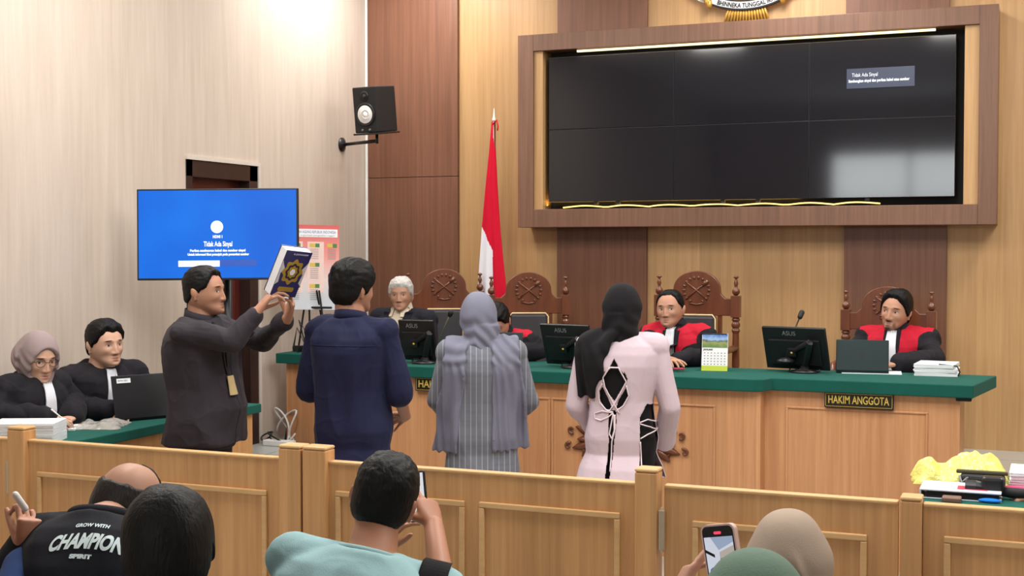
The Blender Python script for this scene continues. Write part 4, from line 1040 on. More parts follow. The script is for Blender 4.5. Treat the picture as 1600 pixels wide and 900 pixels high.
def head_pts(V0, wide=1.0, jaw=1.0, feat=1.0, nose=1.0):
    """unit directions -> head surface in head coordinates (x right, y forward, z up)"""
    d = V0; a, b, c = .0755 * wide, .094, .115
    p = 2.3
    r = (np.abs(d[:, 0] / a) ** p + np.abs(d[:, 1] / b) ** p + np.abs(d[:, 2] / c) ** p) ** (-1 / p)
    P = d * r[:, None]; x, y, z = P[:, 0].copy(), P[:, 1].copy(), P[:, 2].copy()
    k = np.clip(-z / .115, 0, 1)
    x *= 1 - (.30 * k ** 1.8) * (2 - jaw)
    fr = sm(-.02, .03, y)
    y += .040 * sm(.40, 1.0, k) * np.clip(fr * 1.0 + (y > -.04) * .0, 0, 1)
    y = np.where(y < 0, y * (1 - .42 * sm(.25, .85, k)), y)
    y = np.where((y > .0) & (z > .03), y * (1 - .10 * sm(.03, .11, z)), y)
    w = sm(.02, .055, y) * feat
    ga = lambda cx, cz, sx, sz: np.exp(-((x - cx) / sx) ** 2 - ((z - cz) / sz) ** 2)
    ax = np.abs(x)
    gs = lambda cx, cz, sx, sz: np.exp(-((ax - cx) / sx) ** 2 - ((z - cz) / sz) ** 2)
    nr = np.interp(z, [-.056, -.050, -.044, -.036, -.01, .012, .03], [0, .008, .021, .0215, .011, .003, 0]) * nose
    ns = np.interp(z, [-.05, -.03, .01], [.0125, .0095, .0085])
    y += w * nr * np.exp(-(x / ns) ** 2)
    y += w * (.009 * gs(.0145, -.0405, .0065, .0065) + .0055 * gs(.028, .0235, .022, .0075) - .0100 * gs(.0315, .001, .0155, .0105) + .0048 * gs(.0325, -.0005, .011, .0062)
              + .005 * gs(.047, -.028, .018, .016) - .003 * gs(.045, -.062, .015, .018) + .0060 * ga(0, -.0625, .019, .0042) + .0065 * ga(0, -.0745, .017, .0048) - .0050 * ga(0, -.0683, .022, .0022)
              - .003 * ga(0, -.0845, .02, .005) + .0065 * ga(0, -.101, .019, .012) + .002 * ga(0, .06, .04, .03))
    return np.stack([x, y, z], 1)
def sphere_grid(n=72, m=48):
    V = []; F = []
    for i in range(1, m):
        th = PI * i / m
        for k in range(n): V.append((math.sin(th) * math.cos(2 * PI * k / n), math.sin(th) * math.sin(2 * PI * k / n), math.cos(th)))
    for i in range(m - 2):
        for k in range(n): F.append((i * n + k, (i + 1) * n + k, (i + 1) * n + (k + 1) % n, i * n + (k + 1) % n))
    V.append((0, 0, 1)); V.append((0, 0, -1)); t = len(V)
    for k in range(n): F.append((t - 2, k, (k + 1) % n)); F.append((t - 1, (m - 2) * n + (k + 1) % n, (m - 2) * n + k))
    return np.array(V), F
SG_V, SG_F = sphere_grid(150, 110)
SH_V, SH_F = sphere_grid(144, 96)

def rotm(yaw=0, pitch=0, roll=0):   # yaw + = turn to the left, pitch + = look up, roll + = tilt to right ear
    return Matrix.Rotation(math.radians(yaw), 3, 'Z') @ Matrix.Rotation(math.radians(pitch), 3, 'X') @ Matrix.Rotation(math.radians(roll), 3, 'Y')

class Fig:
    """a person; local frame: x right, y forward, z up, origin on the floor under the pelvis"""
    def __init__(s, loc, yaw, label, h=1.70, hip=None, lean=0.0, side=0.0, width=1.0, fat=1.0, head=(0, 0, 0), headoff=(0, 0, 0), hs=1.0, cat='person', twist=0.0):
        s.loc = Vector(loc); s.yaw = math.radians(yaw); s.label = label; s.k = h / 1.70; k = s.k
        s.M = Matrix.Translation(s.loc) @ Matrix.Rotation(s.yaw, 4, 'Z'); s.Mi = s.M.inverted()
        s.hipz = .92 * k if hip is None else hip
        s.w = width; s.fat = fat
        s.P = Vector((0, 0, s.hipz)); L = .53 * k
        s.up = Vector((math.sin(math.radians(side)), math.sin(math.radians(lean)), 1)); s.up.z = math.sqrt(max(.01, 1 - s.up.x ** 2 - s.up.y ** 2)); s.up.normalize()
        s.N = s.P + s.up * L
        rx = Matrix.Rotation(math.radians(twist), 3, 'Z') @ Vector((1, 0, 0))
        s.rx = (rx - s.up * s.up.dot(rx)).normalized(); s.fy = s.up.cross(s.rx)
        s.hs = hs * k
        s.H = s.N + s.up * (.075 * k) + Vector((0, .02, .085 * k)) + Vector(headoff)
        s.R = rotm(*head); s.HM = Matrix.Translation(s.H) @ s.R.to_4x4() @ Matrix.Scale(s.hs, 4)
        s.SL = s.N + s.rx * (-.172 * k * width) - s.up * (.055 * k); s.SR = s.N + s.rx * (.172 * k * width) - s.up * (.055 * k)
        s.arms = {}; s.hands = {}; s.seat = hip is not None
        s.root = None
    def T(s, x, y, t):     # torso coordinates -> local, t measured along the spine from the pelvis
        return s.P + s.rx * x + s.fy * y + s.up * t
    def px(s, px, py, dep): return s.Mi @ at_D(px, py, dep)
    def ring(s, t, rx, ry, yo=0.0, n=28, e=2.4):
        out = []
        for i in range(n):
            a = 2 * PI * i / n; c, q = math.cos(a), math.sin(a)
            out.append(s.T(rx * math.copysign(abs(c) ** (2 / e), c), yo + ry * math.copysign(abs(q) ** (2 / e), q), t))
        return out
    def torso(s, g, add=0.0, t0=-.06, flare=0.0, topn=True, low=None, shoulder=1.0, belly=0.0, waist=1.0):
        k = s.k; w = s.w; f = s.fat
        prof = [(-.08, .150, .105), (0, .160, .112), (.10, .150, .105), (.20, .146, .104), (.30, .155, .112), (.38, .165, .116), (.44, .168, .106), (.485, .150, .088), (.515, .105, .070), (.54, .062, .060)]
        rs = []
        if low is not None:
            rs.append(s.ring(low, (.165 * w * k + add + flare), .125 * f * k + add + flare))
            if low < -.1: rs.append(s.ring((low - .08) / 2, (.163 * w * k + add + flare * .6), .122 * f * k + add + flare * .6))
        for t, a, b in prof:
            if (low is None and t < t0) or (low is not None and t <= low + .01): continue
            bl = belly * math.exp(-((t - .12) / .13) ** 2)
            rs.append(s.ring(t * k, (a * k * w * (f ** .5) + add) * (1 - (1 - waist) * math.exp(-((t - .17) / .10) ** 2)), b * k * f + add + bl / 2, bl / 2))
        g.loft(rs)
        for S in (s.SL, s.SR):
            g.cap(S, .050 * k + add, s.N - s.up * (.03 * k) + (S - s.N) * .35, .055 * k + add * .8, 16)
        return g
    def arm(s, side, elbow, wrist, hand=None):
        s.arms[side] = (Vector(elbow), Vector(wrist)); s.hands[side] = hand
    def limbs(s, g, add=0.0, which='LR', to=1.0, r=(.047, .038, .027), cuff=0.0, elb=0.0, wr=None):
        k = s.k
        for q in which:
            if q not in s.arms: continue
            S = s.SL if q == 'L' else s.SR; E, W = s.arms[q]
            if to <= 1.0:
                E2 = S.lerp(E, to); g.cap(S, r[0] * k + add, E2, (r[0] + (r[1] - r[0]) * to) * k + add + cuff, 16)
            else:
                g.cap(S, r[0] * k + add, E, r[1] * k + add + elb, 16)
                W2 = E.lerp(W, to - 1); g.cap(E, r[1] * k + add + elb, W2, (r[1] + (r[2] - r[1]) * (to - 1)) * k + (add + cuff if wr is None else wr), 16)
        return g
    def legpts(s):
        k = s.k; hx = .095 * k
        out = []
        for sd in (-1, 1):
            hp = s.P + Vector((sd * hx, 0, -.02 * k))
            if s.seat:
                kn = Vector((sd * (hx + .03), .42 * k, s.hipz - .01)); an = Vector((sd * (hx + .03), .40 * k, .09))
            else:
                kn = Vector((sd * (hx + .005), .01, .48 * k)); an = Vector((sd * (hx + .01), -.02, .085 * k))
            out.append((hp, kn, an))
        return out
    def legs(s, g, add=0.0, foot=True, flare=0.0):
        k = s.k
        for hp, kn, an in s.legpts():
            g.cap(hp, .082 * k + add, kn, .055 * k + add, 16); g.cap(kn, .053 * k + add, an, .036 * k + add + flare, 16)
            if foot: g.cap(an + Vector((0, -.02, -.045 * k)), .034 * k, an + Vector((0, .14 * k, -.055 * k)), .028 * k, 12)
        return g
    def hand(s, g, side, hd):
        """hd: dict(dir, palm, curl=[4], thumb, spread, scale)"""
        k = s.k * hd.get('scale', 1.0); E, W = s.arms[side]
        D = Vector(hd['dir']).normalized(); Nn = Vector(hd['palm']); Nn = (Nn - D * D.dot(Nn)).normalized()
        A = D.cross(Nn) * (1 if side == 'R' else -1) * hd.get('flip', 1)   # towards the thumb
        c0 = W + D * .01
        ring = []
        for f, wd, th in ((-.02, .026, .021), (.02, .034, .019), (.05, .040, .016), (.085, .041, .013)):
            c = W + D * f * k; r = []
            for i in range(14):
                a = 2 * PI * i / 14; r.append(c + A * (wd * k * math.cos(a)) + Nn * (th * k * math.sin(a)))
            ring.append(r)
        g.loft(ring)
        curl = hd.get('curl', [25, 28, 30, 32]); spread = hd.get('spread', 1.0)
        Ls = [(.042, .026, .020), (.046, .029, .021), (.043, .027, .020), (.034, .021, .018)]
        for i in range(4):
            off = (.030 - .0200 * i) * k; base = W + D * (.080 - .004 * abs(i - 1)) * k + A * off
            spr = math.radians((1.5 - i) * 5 * spread); d = (D * math.cos(spr) + A * math.sin(spr)).normalized()
            ang = 0; p = base - d * .012 * k; rr = [.0092, .0084, .0077, .0068]
            cu = curl[i] if not isinstance(curl[i], (tuple, list)) else curl[i]
            cu = (cu, cu, cu * .7) if not isinstance(cu, (tuple, list)) else cu
            for j in range(3):
                ang += math.radians(cu[j]); dd = d * math.cos(ang) + Nn * math.sin(ang)
                L = Ls[i][j] * k + (.012 * k if j == 0 else 0); q = p + dd * L
                g.cap(p, rr[j] * k * (.93 if i == 3 else 1), q, rr[j + 1] * k * (.93 if i == 3 else 1), 10); p = q
        th = hd.get('thumb', (35, 20, 15)); p = W + D * .022 * k + A * .022 * k + Nn * .006 * k
        out, fold = math.radians(th[0]), math.radians(th[1])
        dd = (D * math.cos(out) + A * math.sin(out)); dd = (dd * math.cos(fold) + Nn * math.sin(fold)).normalized()
        q = p + dd * .045 * k; g.cap(p, .015 * k, q, .0115 * k, 10)
        b = math.radians(th[2]); d2 = (dd * math.cos(b) + (D * .8 + Nn * .6).normalized() * math.sin(b)).normalized()
        q2 = q + d2 * .034 * k; g.cap(q, .0112 * k, q2, .0098 * k, 10); q3 = q2 + (d2 + D * .2).normalized() * .026 * k; g.cap(q2, .0098 * k, q3, .0078 * k, 10)
    def body(s, skin, vox=.0045, headkw=None, ears=True, group=None):
        k = s.k; g = G(); hk = headkw or {}
        s.hk = hk
        s.torso(g, add=-.012, t0=-.1); s.legs(g, add=-.008)
        s.limbs(g, to=2.0)
        for q in s.hands:
            if s.hands[q]: s.hand(g, q, s.hands[q])
        nb = s.N + Vector((0, 0, -.02)); nt = s.HM @ Vector((0, -.022, -.05))
        g.cap(nb, .066 * k * hk.get('neck', 1), nt, .054 * k * hk.get('neck', 1), 20)
        HV = head_pts(SG_V, hk.get('wide', 1), hk.get('jaw', 1), 1, hk.get('nose', 1))
        g.add([s.HM @ Vector(p) for p in HV.tolist()], SG_F)
        if ears:
            for sd in (-1, 1):
                for (c, r) in (((sd * .079 * hk.get('wide', 1), -.012, -.006), (.006, .016, .028)), ((sd * .083 * hk.get('wide', 1), -.020, .004), (.006, .010, .022)), ((sd * .079 * hk.get('wide', 1), -.010, -.030), (.005, .009, .011))):
                    ge = G().ell((0, 0, 0), r, Matrix.Rotation(sd * -.35, 3, 'Z'), 10); g.add([s.HM @ (Vector(v) + Vector(c)) for v in ge.v], ge.f)
        V, F = voxel(g, vox, 2)
        # keep the face crisp, relax the rest
        Hi = np.array(s.HM.inverted()); hc = V @ Hi[:3, :3].T + Hi[:3, 3]
        w = sm(.115, .15, np.linalg.norm((hc - np.array([0, .0, -.005])) / np.array([1, 1, 1.1]), axis=1))
        for q in s.arms:
            Wp = np.array(s.arms[q][1]); w *= sm(.14, .2, np.linalg.norm(V - Wp, axis=1))
        V = relax(V, F, 10, .5, w)
        hc = V @ Hi[:3, :3].T + Hi[:3, 3]
        o = make('person', (V, F), skin, smooth=True, local=True)
        at = o.data.attributes.new('hc', 'FLOAT_VECTOR', 'POINT'); at.data.foreach_set('vector', hc.astype(np.float32).ravel())
        o.location = s.loc; o.rotation_euler = (0, 0, s.yaw); tag(o, s.label, 'person', group); s.root = o; s.V, s.F = V, F
        return o
    def part(s, name, V, F, mat, parent=None, smooth=True, label=None):
        o = make(name, (V, F), mat, parent or s.root, smooth=smooth, local=True)
        if label: o['label'] = label
        return o
    def gpart(s, name, g, mat, parent=None, smooth=True, bevel=0):
        return make(name, g, mat, parent or s.root, smooth=smooth, local=True, bevel=bevel)
    def garment(s, name, g, mat, vox=.006, smooth=7, fold=.004, fsc=(7, 7, 2.2), seed=1.0, keep=None, label=None, parent=None, fn=None):
        V, F = voxel(g, vox, smooth)
        N = normals(V, F)
        if fold:
            n1 = nz(V, fsc, seed); n2 = nz(V, tuple(q * 2.3 for q in fsc), seed + 9)
            rd = np.clip(1 - np.abs(n1) * 3.2, -.6, 1)
            n3 = nz(V, (11, 11, 9), seed + 20); r3 = np.clip(1 - np.abs(n3) * 4, 0, 1) ** 2
            V = V + N * ((rd * .9 + n2 * .6 + r3 * .2 - .2) * fold)[:, None]
        if fn: V = fn(V, N)
        if fold: V = relax(V, F, 1)
        if keep is not None:
            cen = V[F].mean(1); V2, F2 = submesh(V, F, keep(cen)); 
        else: V2, F2 = V, F
        o = s.part(name, V2, F2, mat, parent, label=label); return o, V, F
    def hair(s, mat, line, top=.022, side=.010, nzs=.004, sc=(40, 14, 40), seed=3.0, back=None, fn=None, edge=.012, name='hair', upper=None):
        """line: hairline height against the angle from straight ahead (0 front .. pi back)"""
        P = head_pts(SH_V, s.hk.get('wide', 1), s.hk.get('jaw', 1), 0)
        az = np.abs(np.arctan2(P[:, 0], P[:, 1])); hl = np.interp(az, [a for a, _ in line], [b for _, b in line])
        hl = hl + .005 * nz(P, 50, seed + 4)
        m = sm(-edge, edge, P[:, 2] - hl)
        if upper is not None: m = m * (1 - sm(-.01, .01, P[:, 2] - upper[0] - upper[1] * P[:, 1] + .006 * nz(P, 40, 2)))
        t = side + (top - side) * sm(.0, .085, P[:, 2])
        if fn is not None: t = t * fn(P, az)
        n1 = nz(P, sc, seed); n2 = nz(P, tuple(q * 2.5 for q in sc), seed + 5)
        t = t + nzs * (n1 + .6 * n2) * (.35 + sm(.0, .08, P[:, 2]))
        off = -.008 + (t + .008) * m
        D = P / np.linalg.norm(P, axis=1, keepdims=True)
        Q = P + D * off[:, None]
        Q = np.array([tuple(s.HM @ Vector(q)) for q in Q.tolist()])
        return make(name, (Q, SH_F), mat, s.root, smooth=True, local=True)
    def headshell(s, g, off=.014, face=True, hx=.058, hz=.078, cz=-.012, pt=1.0, backpt=0.0):
        P = head_pts(SH_V, s.hk.get('wide', 1), 1.0, 0)
        o_ = np.full(len(P), off)
        if face:
            e = np.sqrt((P[:, 0] / hx) ** 2 + ((P[:, 2] - cz) / hz) ** 2); fr = (P[:, 1] > 0)
            m = np.where(fr, sm(.93, 1.08, e), 1.0); o_ = -.03 + (off + .03) * m
        o_ = o_ + backpt * np.exp(-((P[:, 2] - .0) / .05) ** 2) * (P[:, 1] < 0)
        D = P / np.linalg.norm(P, axis=1, keepdims=True); Q = P + D * o_[:, None]
        g.add([s.HM @ Vector(q) for q in Q.tolist()], SH_F); return g

def hair_mat(name, c, rough=.45, streak=(120, 30, 30)):
    t = NT(name); n = t.noise(t.coord((150, 150, 40)), 1, 3); t.base(t.mix(n, tuple(x * .5 for x in c[:3]) + (1,), tuple(min(1, x * 1.2) for x in c[:3]) + (1,)))
    t.b.inputs['Roughness'].default_value = rough; t.b.inputs['Specular IOR Level'].default_value = .22
    t.bump(n, .6, .005); return t.m
HAIR = hair_mat('black_hair', srgb(11, 10, 11), .55); HAIRW = hair_mat('white_hair', srgb(205, 203, 198), .6)
SHORT = [(0, .068), (.45, .070), (.75, .056), (1.0, .018), (1.3, .004), (1.45, -.010), (1.6, -.004), (1.75, .012), (1.95, -.028), (2.3, -.052), (PI, -.060)]
SKIN = srgb(188, 140, 115); SKIN_D = srgb(174, 127, 103); SKIN_L = srgb(204, 160, 136)
C_robe = M_cloth('black_robe_cloth', srgb(29, 27, 33), .8, .2); C_red = M_cloth('red_robe_cloth', srgb(186, 20, 46), .7, .15, var=.06)
C_white = M_cloth('white_bib_cloth', srgb(226, 228, 236), .8, .05, var=.03)
C_black = M_cloth('black_cloth', srgb(22, 20, 24), .85, .2); C_trou = M_cloth('dark_trouser_cloth', srgb(34, 30, 36), .8, .15)
M_shoe = M_plain('black_shoe_leather', srgb(24, 22, 22), .35)

def ttree(f, add=.028, belly=.02):
    g = G(); f.torso(g, add=add, low=-.14, flare=.03, belly=belly); g.cap(f.N - f.up * .02, .080 * f.k, f.N + f.up * .012 * f.k, .070 * f.k, 20)
    return BVHTree.FromPolygons([tuple(v) for v in g.v], g.f)
def bib(f, tree, z0, z1, w0, w1, off=.006, x0=0.0, M=None):
    """two-tabbed pleated white bib hanging from the collar"""
    rows = []; n = 18
    for i in range(n + 1):
        q = i / n; z = z0 + (z1 - z0) * q; w_ = w0 + (w1 - w0) * q; rows.append((z, x0 - w_, x0 + w_))
    g = drape(tree, rows, 1, off, .004, M, 12)
    v = []
    for i, p in enumerate(g.v): v.append(Vector(p))
    n1 = 13
    for i in range(len(v)):
        c = i % n1; v[i] = v[i] + Vector((0, .0025 * math.sin(c * 2.1), 0))
    g.v = [tuple(q) for q in v]
    return f.gpart('white_bib', g, C_white)

def robe(f, red=False, vox=.006, low=-.14, seed=1.0, cuff=.03, fold=.014, open_=.044, belly=0.02, mat=None):
    g = G(); f.torso(g, add=.026, low=low, flare=.03, belly=belly); f.limbs(g, add=.015, to=1.93, cuff=cuff * .6, elb=.006)
    g.cap(f.N - f.up * .02, .080 * f.k, f.N + f.up * .012 * f.k, .070 * f.k, 20)
    nm = mat or C_robe
    if not red:
        return f.garment('robe', g, nm, vox, 6, fold, seed=seed)
    V, F = voxel(g, vox, 6); N = normals(V, F); n1 = nz(V, (7, 7, 2.4), seed)
    n3 = nz(V, (11, 11, 9), seed + 20)
    V = V + N * ((np.clip(1 - np.abs(n1) * 3.2, -.6, 1) * .7 + np.clip(1 - np.abs(n3) * 4, 0, 1) ** 2 * .25 - .2) * fold)[:, None]; V = relax(V, F, 1)
    cen = V[F].mean(1); Pn = np.array(f.P); X = (cen - Pn) @ np.array(f.rx); T = (cen - Pn) @ np.array(f.up); Y = (cen - Pn) @ np.array(f.fy)
    isred = (np.abs(X) < .205 * f.k * f.w - .06 * sm(.36, .1, T)) & (T > -.02) & ((np.abs(X) > open_ + .0) | (Y < 0)) & (T < .62 * f.k)
    isred &= np.sqrt(X ** 2 + Y ** 2) > .080
    # arms in front of the chest stay black
    for q in f.arms:
        S = np.array(f.SL if q == 'L' else f.SR); E, W_ = [np.array(a) for a in f.arms[q]]
        for a, b, rad in ((S + (E - S) * .33, E, .098), (E, W_, .11)):
            t = np.clip(((cen - a) @ (b - a)) / ((b - a) @ (b - a)), 0, 1); dd = np.linalg.norm(cen - (a + t[:, None] * (b - a)), axis=1)
            isred &= dd > rad * f.k * .92
    Va, Fa = submesh(V, F, ~isred); Vb, Fb = submesh(V, F, isred)
    o = f.part('robe', Va, Fa, nm); f.part('red_yoke', Vb, Fb, C_red)
    return o, V, F
def collar(f, mat, h=.034, r=.076, tilt=.022, name='collar'):
    g = G(); rings = []
    prof = [(r + .010, -.012), (r + .002, h), (r - .003, h + .001), (r - .004, -.012)]
    n = 32; vs = []
    for i in range(n):
        a = 2 * PI * i / n
        for q, z in prof:
            d = -tilt * math.sin(a)
            vs.append(f.N + f.rx * (q * math.cos(a)) + f.fy * (q * math.sin(a) * .98) + f.up * (z + d))
    fs = []
    for i in range(n):
        if name == 'collar' and i in (7, 8): continue
        for j in range(4): fs.append((i * 4 + j, i * 4 + (j + 1) % 4, ((i + 1) % n) * 4 + (j + 1) % 4, ((i + 1) % n) * 4 + j))
    g.add(vs, fs); return recalc(f.gpart(name, g, mat))
def trousers(f, mat=None, vox=.008, add=.014, low=None, skirt=False):
    g = G(); f.legs(g, add=add, foot=False, flare=.014)
    g.loft([f.ring(t * f.k, a * f.k * f.w + add, b * f.k * f.fat + add) for t, a, b in ((-.10, .13, .1), (-.04, .158, .112), (.02, .158, .112), (.07, .15, .106))])
    o = f.garment('trousers', g, mat or C_trou, vox, 6, .003)[0]
    for hp, kn, an in f.legpts():
        gg = G().cap(an + Vector((0, -.03, -.045)), .040, an + Vector((0, .15, -.052)), .033, 12)
        lo = an.z - .085
        gg.v = [(x, y, max(z, .0 + lo)) for x, y, z in gg.v]
        f.gpart('shoe', gg, M_shoe)
    return o
# ================================================================== the people
WHICH = globals().get('WHICH', None)
SITTERS = []
SEAT_OK = lambda f, w: f not in [q[0] for q in SITTERS]
def want(n): return WHICH is None or n in WHICH
def foot_at(px, dep):     # floor point under image column px at this depth
    q = at_D(px, 387, dep); return Vector((q.x, q.y, 0))

# ---------------------------------------------------------------- man holding up the book
if want('book'):
    D = 6.3
    loc = foot_at(316, D)
    f = Fig(loc, -84, 'person in a charcoal long-sleeved shirt holding a book up high with both hands', 1.70, width=1.08, fat=1.25, head=(4, 4, 0), headoff=(.0, .0, -.028), lean=-1, hs=1.0)
    f.arm('R', f.px(362, 532, D - .20), f.px(402, 487, D - .17), dict(dir=f.Mi.to_3x3() @ (at_D(426, 455, D - .13) - at_D(402, 487, D - .17)), palm=f.Mi.to_3x3() @ Vector((.7, .75, -.1)), curl=[(4, 14, 10), (12, 24, 16), (22, 36, 24), (30, 46, 30)], thumb=(35, 30, 10), flip=1, scale=1.12))
    f.arm('L', f.px(410, 532, D + .24), f.px(449, 497, D + .04), dict(dir=f.Mi.to_3x3() @ (at_D(459, 460, D - .01) - at_D(449, 497, D + .04)), palm=f.Mi.to_3x3() @ Vector((-.7, -.75, .1)), curl=[(4, 20, 14), (12, 30, 20), (18, 40, 24), (26, 50, 30)], thumb=(40, 30, 10), scale=1.12))
    f.body(skin_mat('skin_book_man', SKIN_D, face_feats(.003, lip=srgb(120, 72, 66), extra=[(0, -.0555, .022, .0042, BLK, .35, .6)])), .0036, dict(wide=1.08, jaw=1.3, neck=1.12))
    f.hair(HAIR, [(0, .078), (.45, .080), (.75, .062), (1.0, .022), (1.3, .008), (1.45, -.004), (1.6, .004), (1.75, .016), (1.95, -.020), (2.3, -.044), (PI, -.052)], .020, .007)
    C = M_cloth('charcoal_shirt_cloth', srgb(50, 46, 52), .75, .2)
    g = G(); f.torso(g, add=.018, low=-.07, flare=.012, belly=.06); f.limbs(g, add=.018, to=1.88, cuff=.006, elb=.0, wr=.014)
    g.cap(f.N - f.up * .02, .078, f.N + f.up * .0, .070, 20)
    sh, V, F = f.garment('shirt', g, C, .0045, 4, .011, seed=2)
    t = bvh(V, F)
    # collar, placket, chest pocket flap, sleeve cuffs
    collar(f, C, .038, .076, .020)
    f.gpart('placket', drape(t, [(f.N.z - .05 - .03 * i, -.02, .02) for i in range(19)], 1, .003, .003), C)
    trousers(f, M_cloth('charcoal_trouser_cloth', srgb(50, 43, 50), .8, .15))
    # lanyard and card
    A = f.px(352, 545, D - .1); 
    ly = [(-.07, f.N.z - .02), (-.06, f.N.z - .10), (-.045, f.N.z - .2), (-.035, f.N.z - .27), (-.03, f.N.z - .32)]
    gl = G().tube(onto(t, [(.055 + .0 * i, f.N.z - .01 - .03 * i) for i in range(8)], 1, .006), .005, 6).tube(onto(t, [(.10 - .004 * i, f.N.z - .05 - .026 * i) for i in range(9)], 1, .006), .005, 6)
    cx_, cz_ = .06, f.N.z - .31
    la = f.gpart('lanyard', gl, MT['black_plastic'])
    f.gpart('identity_card', drape(t, [(cz_ + .045, cx_ - .03, cx_ + .03), (cz_, cx_ - .03, cx_ + .03), (cz_ - .045, cx_ - .03, cx_ + .03)], 1, .016, .003), M_plain('tan_card', srgb(190, 168, 122), .4), la, smooth=False)
    rg = f.arms['R'][1].lerp(f.px(430, 468, D - .13), .75)
    # the book itself
    c4 = [at_D(446, 391, D - .13), at_D(486, 392.5, D - .17), at_D(464, 466, D - .14), at_D(424, 463, D - .10)]
    c0 = sum(c4, Vector()) / 4; U = (c4[1] - c4[0]); Vv = (c4[0] - c4[3])
    # spine towards the left of the picture; thickness goes back from the cover
    U = at_D(486, 394, D - .06) - at_D(450, 390, D - .16); Vv = at_D(446, 391, D - .19) - at_D(423, 465, D - .10)
    Wb, Hb = .150, .245
    Mb = frame(c0 + Vector((0, 0, .0)), U, Vv); T_ = .055
    bk = empty('book', tuple(c0), 0, 'thick dark blue book with a golden medallion held up by the man in charcoal', 'book')
    navy = M_plain('navy_book_cover', srgb(44, 42, 92), .35); M_page = M_plain('page_edges', srgb(222, 222, 226), .7)
    make('page_block', G().obox((Wb - .004, Hb - .006, T_ - .006), Mb @ Matrix.Translation((0, 0, -T_ / 2))), M_page, bk)
    cov = make('front_cover', G().obox((Wb, Hb, .004), Mb), navy, bk, bevel=.001)
    make('back_cover', G().obox((Wb, Hb, .004), Mb @ Matrix.Translation((0, 0, -T_))), navy, bk, bevel=.001)
    def med(r0, r1, lobes, amp, n=72, z=.0025, sy=1.15):
        return [((r0 + (r1 - r0) * (.5 + .5 * math.cos(lobes * 2 * PI * i / n))) * math.cos(2 * PI * i / n), sy * (r0 + (r1 - r0) * (.5 + .5 * math.cos(lobes * 2 * PI * i / n))) * math.sin(2 * PI * i / n)) for i in range(n)]
    gold = M_plain('cover_gold', srgb(196, 158, 66), .35, .5); dk = M_plain('cover_dark', srgb(40, 36, 50), .4)
    z = .0022
    make('medallion', G().prism(med(.048, .060, 8, 0), Mb @ Matrix.Translation((0, .012, z)), .0006), gold, cov)
    make('medallion', G().prism(med(.034, .040, 8, 0), Mb @ Matrix.Translation((0, .012, z + .0007)), .0006), dk, cov)
    make('medallion', G().prism(med(.024, .029, 8, 0), Mb @ Matrix.Translation((0, .012, z + .0014)), .0006), gold, cov)
    make('medallion', G().prism(med(.013, .015, 6, 0), Mb @ Matrix.Translation((0, .012, z + .0021)), .0006), M_page, cov)
    for sx in (-1, 1):
        make('cover_scallop', G().prism([(sx * Wb / 2, .10 - .03), (sx * Wb / 2, -.06), (sx * (Wb / 2 - .016), -.045), (sx * (Wb / 2 - .010), .0), (sx * (Wb / 2 - .024), .03), (sx * (Wb / 2 - .01), .05)], Mb @ Matrix.Translation((0, 0, z)), .0004), M_plain('cover_pale', srgb(196, 190, 196), .5), cov)
    make('cover_cartouche', G().prism([(-.042, -.012), (.042, -.012), (.047, 0), (.042, .012), (-.042, .012), (-.047, 0)], Mb @ Matrix.Translation((.0, -.082, z)), .0006), gold, cov)
    text('cover_text', "AL-QUR'ANULKARIM", .012, Mb @ Matrix.Translation((.012, .106, z)), M_page, cov, ext=.0002, fit=.085)

# ---------------------------------------------------------------- man in the navy shirt
if want('navy'):
    D = 6.25
    f = Fig(foot_at(549, D), 4, 'person in a navy short-sleeved shirt seen from behind, before the bench', 1.70, width=1.0, fat=1.15, head=(-26, 0, 3), headoff=(.0, .0, -.01), hs=1.06, lean=-1)
    f.arm('R', (.222, .05, 1.10), (.17, .26, .96), dict(dir=(-.7, .6, -.2), palm=(-.3, -.5, -.6), curl=[20, 25, 25, 30]))
    f.arm('L', (-.222, .02, 1.10), (-.17, .24, .93), dict(dir=(.7, .6, -.2), palm=(.3, -.5, -.6), curl=[20, 25, 25, 30]))
    f.body(skin_mat('skin_navy_man', SKIN_D, face_feats(0)), .005, dict(wide=1.06, jaw=1.25, neck=1.2))
    f.hair(HAIR, [(0, .064), (.45, .066), (.75, .05), (1.0, .012), (1.3, -.006), (1.45, -.02), (1.6, -.004), (1.75, .006), (1.95, -.036), (2.3, -.066), (PI, -.078)], .032, .016, .006, sc=(30, 12, 30))
    C = M_cloth('navy_shirt_cloth', srgb(29, 32, 62), .75, .25)
    g = G(); f.torso(g, add=.022, low=-.27, flare=.016, belly=.03); f.limbs(g, add=.018, to=.98, cuff=.018)
    g.cap(f.N - f.up * .02, .078, f.N + f.up * .0, .070, 20)
    sh, V, F = f.garment('shirt', g, C, .005, 4, .010, seed=5)
    collar(f, C, .040, .076, .018, 'collar_band')
    t = bvh(V, F)
    f.gpart('yoke_seam', G().tube(onto(t, [(-.19 + .02 * i, f.N.z - .115) for i in range(20)], -1, .001), .002, 6), C)
    for hz in (f.hipz - .26,):
        pass
    trousers(f)

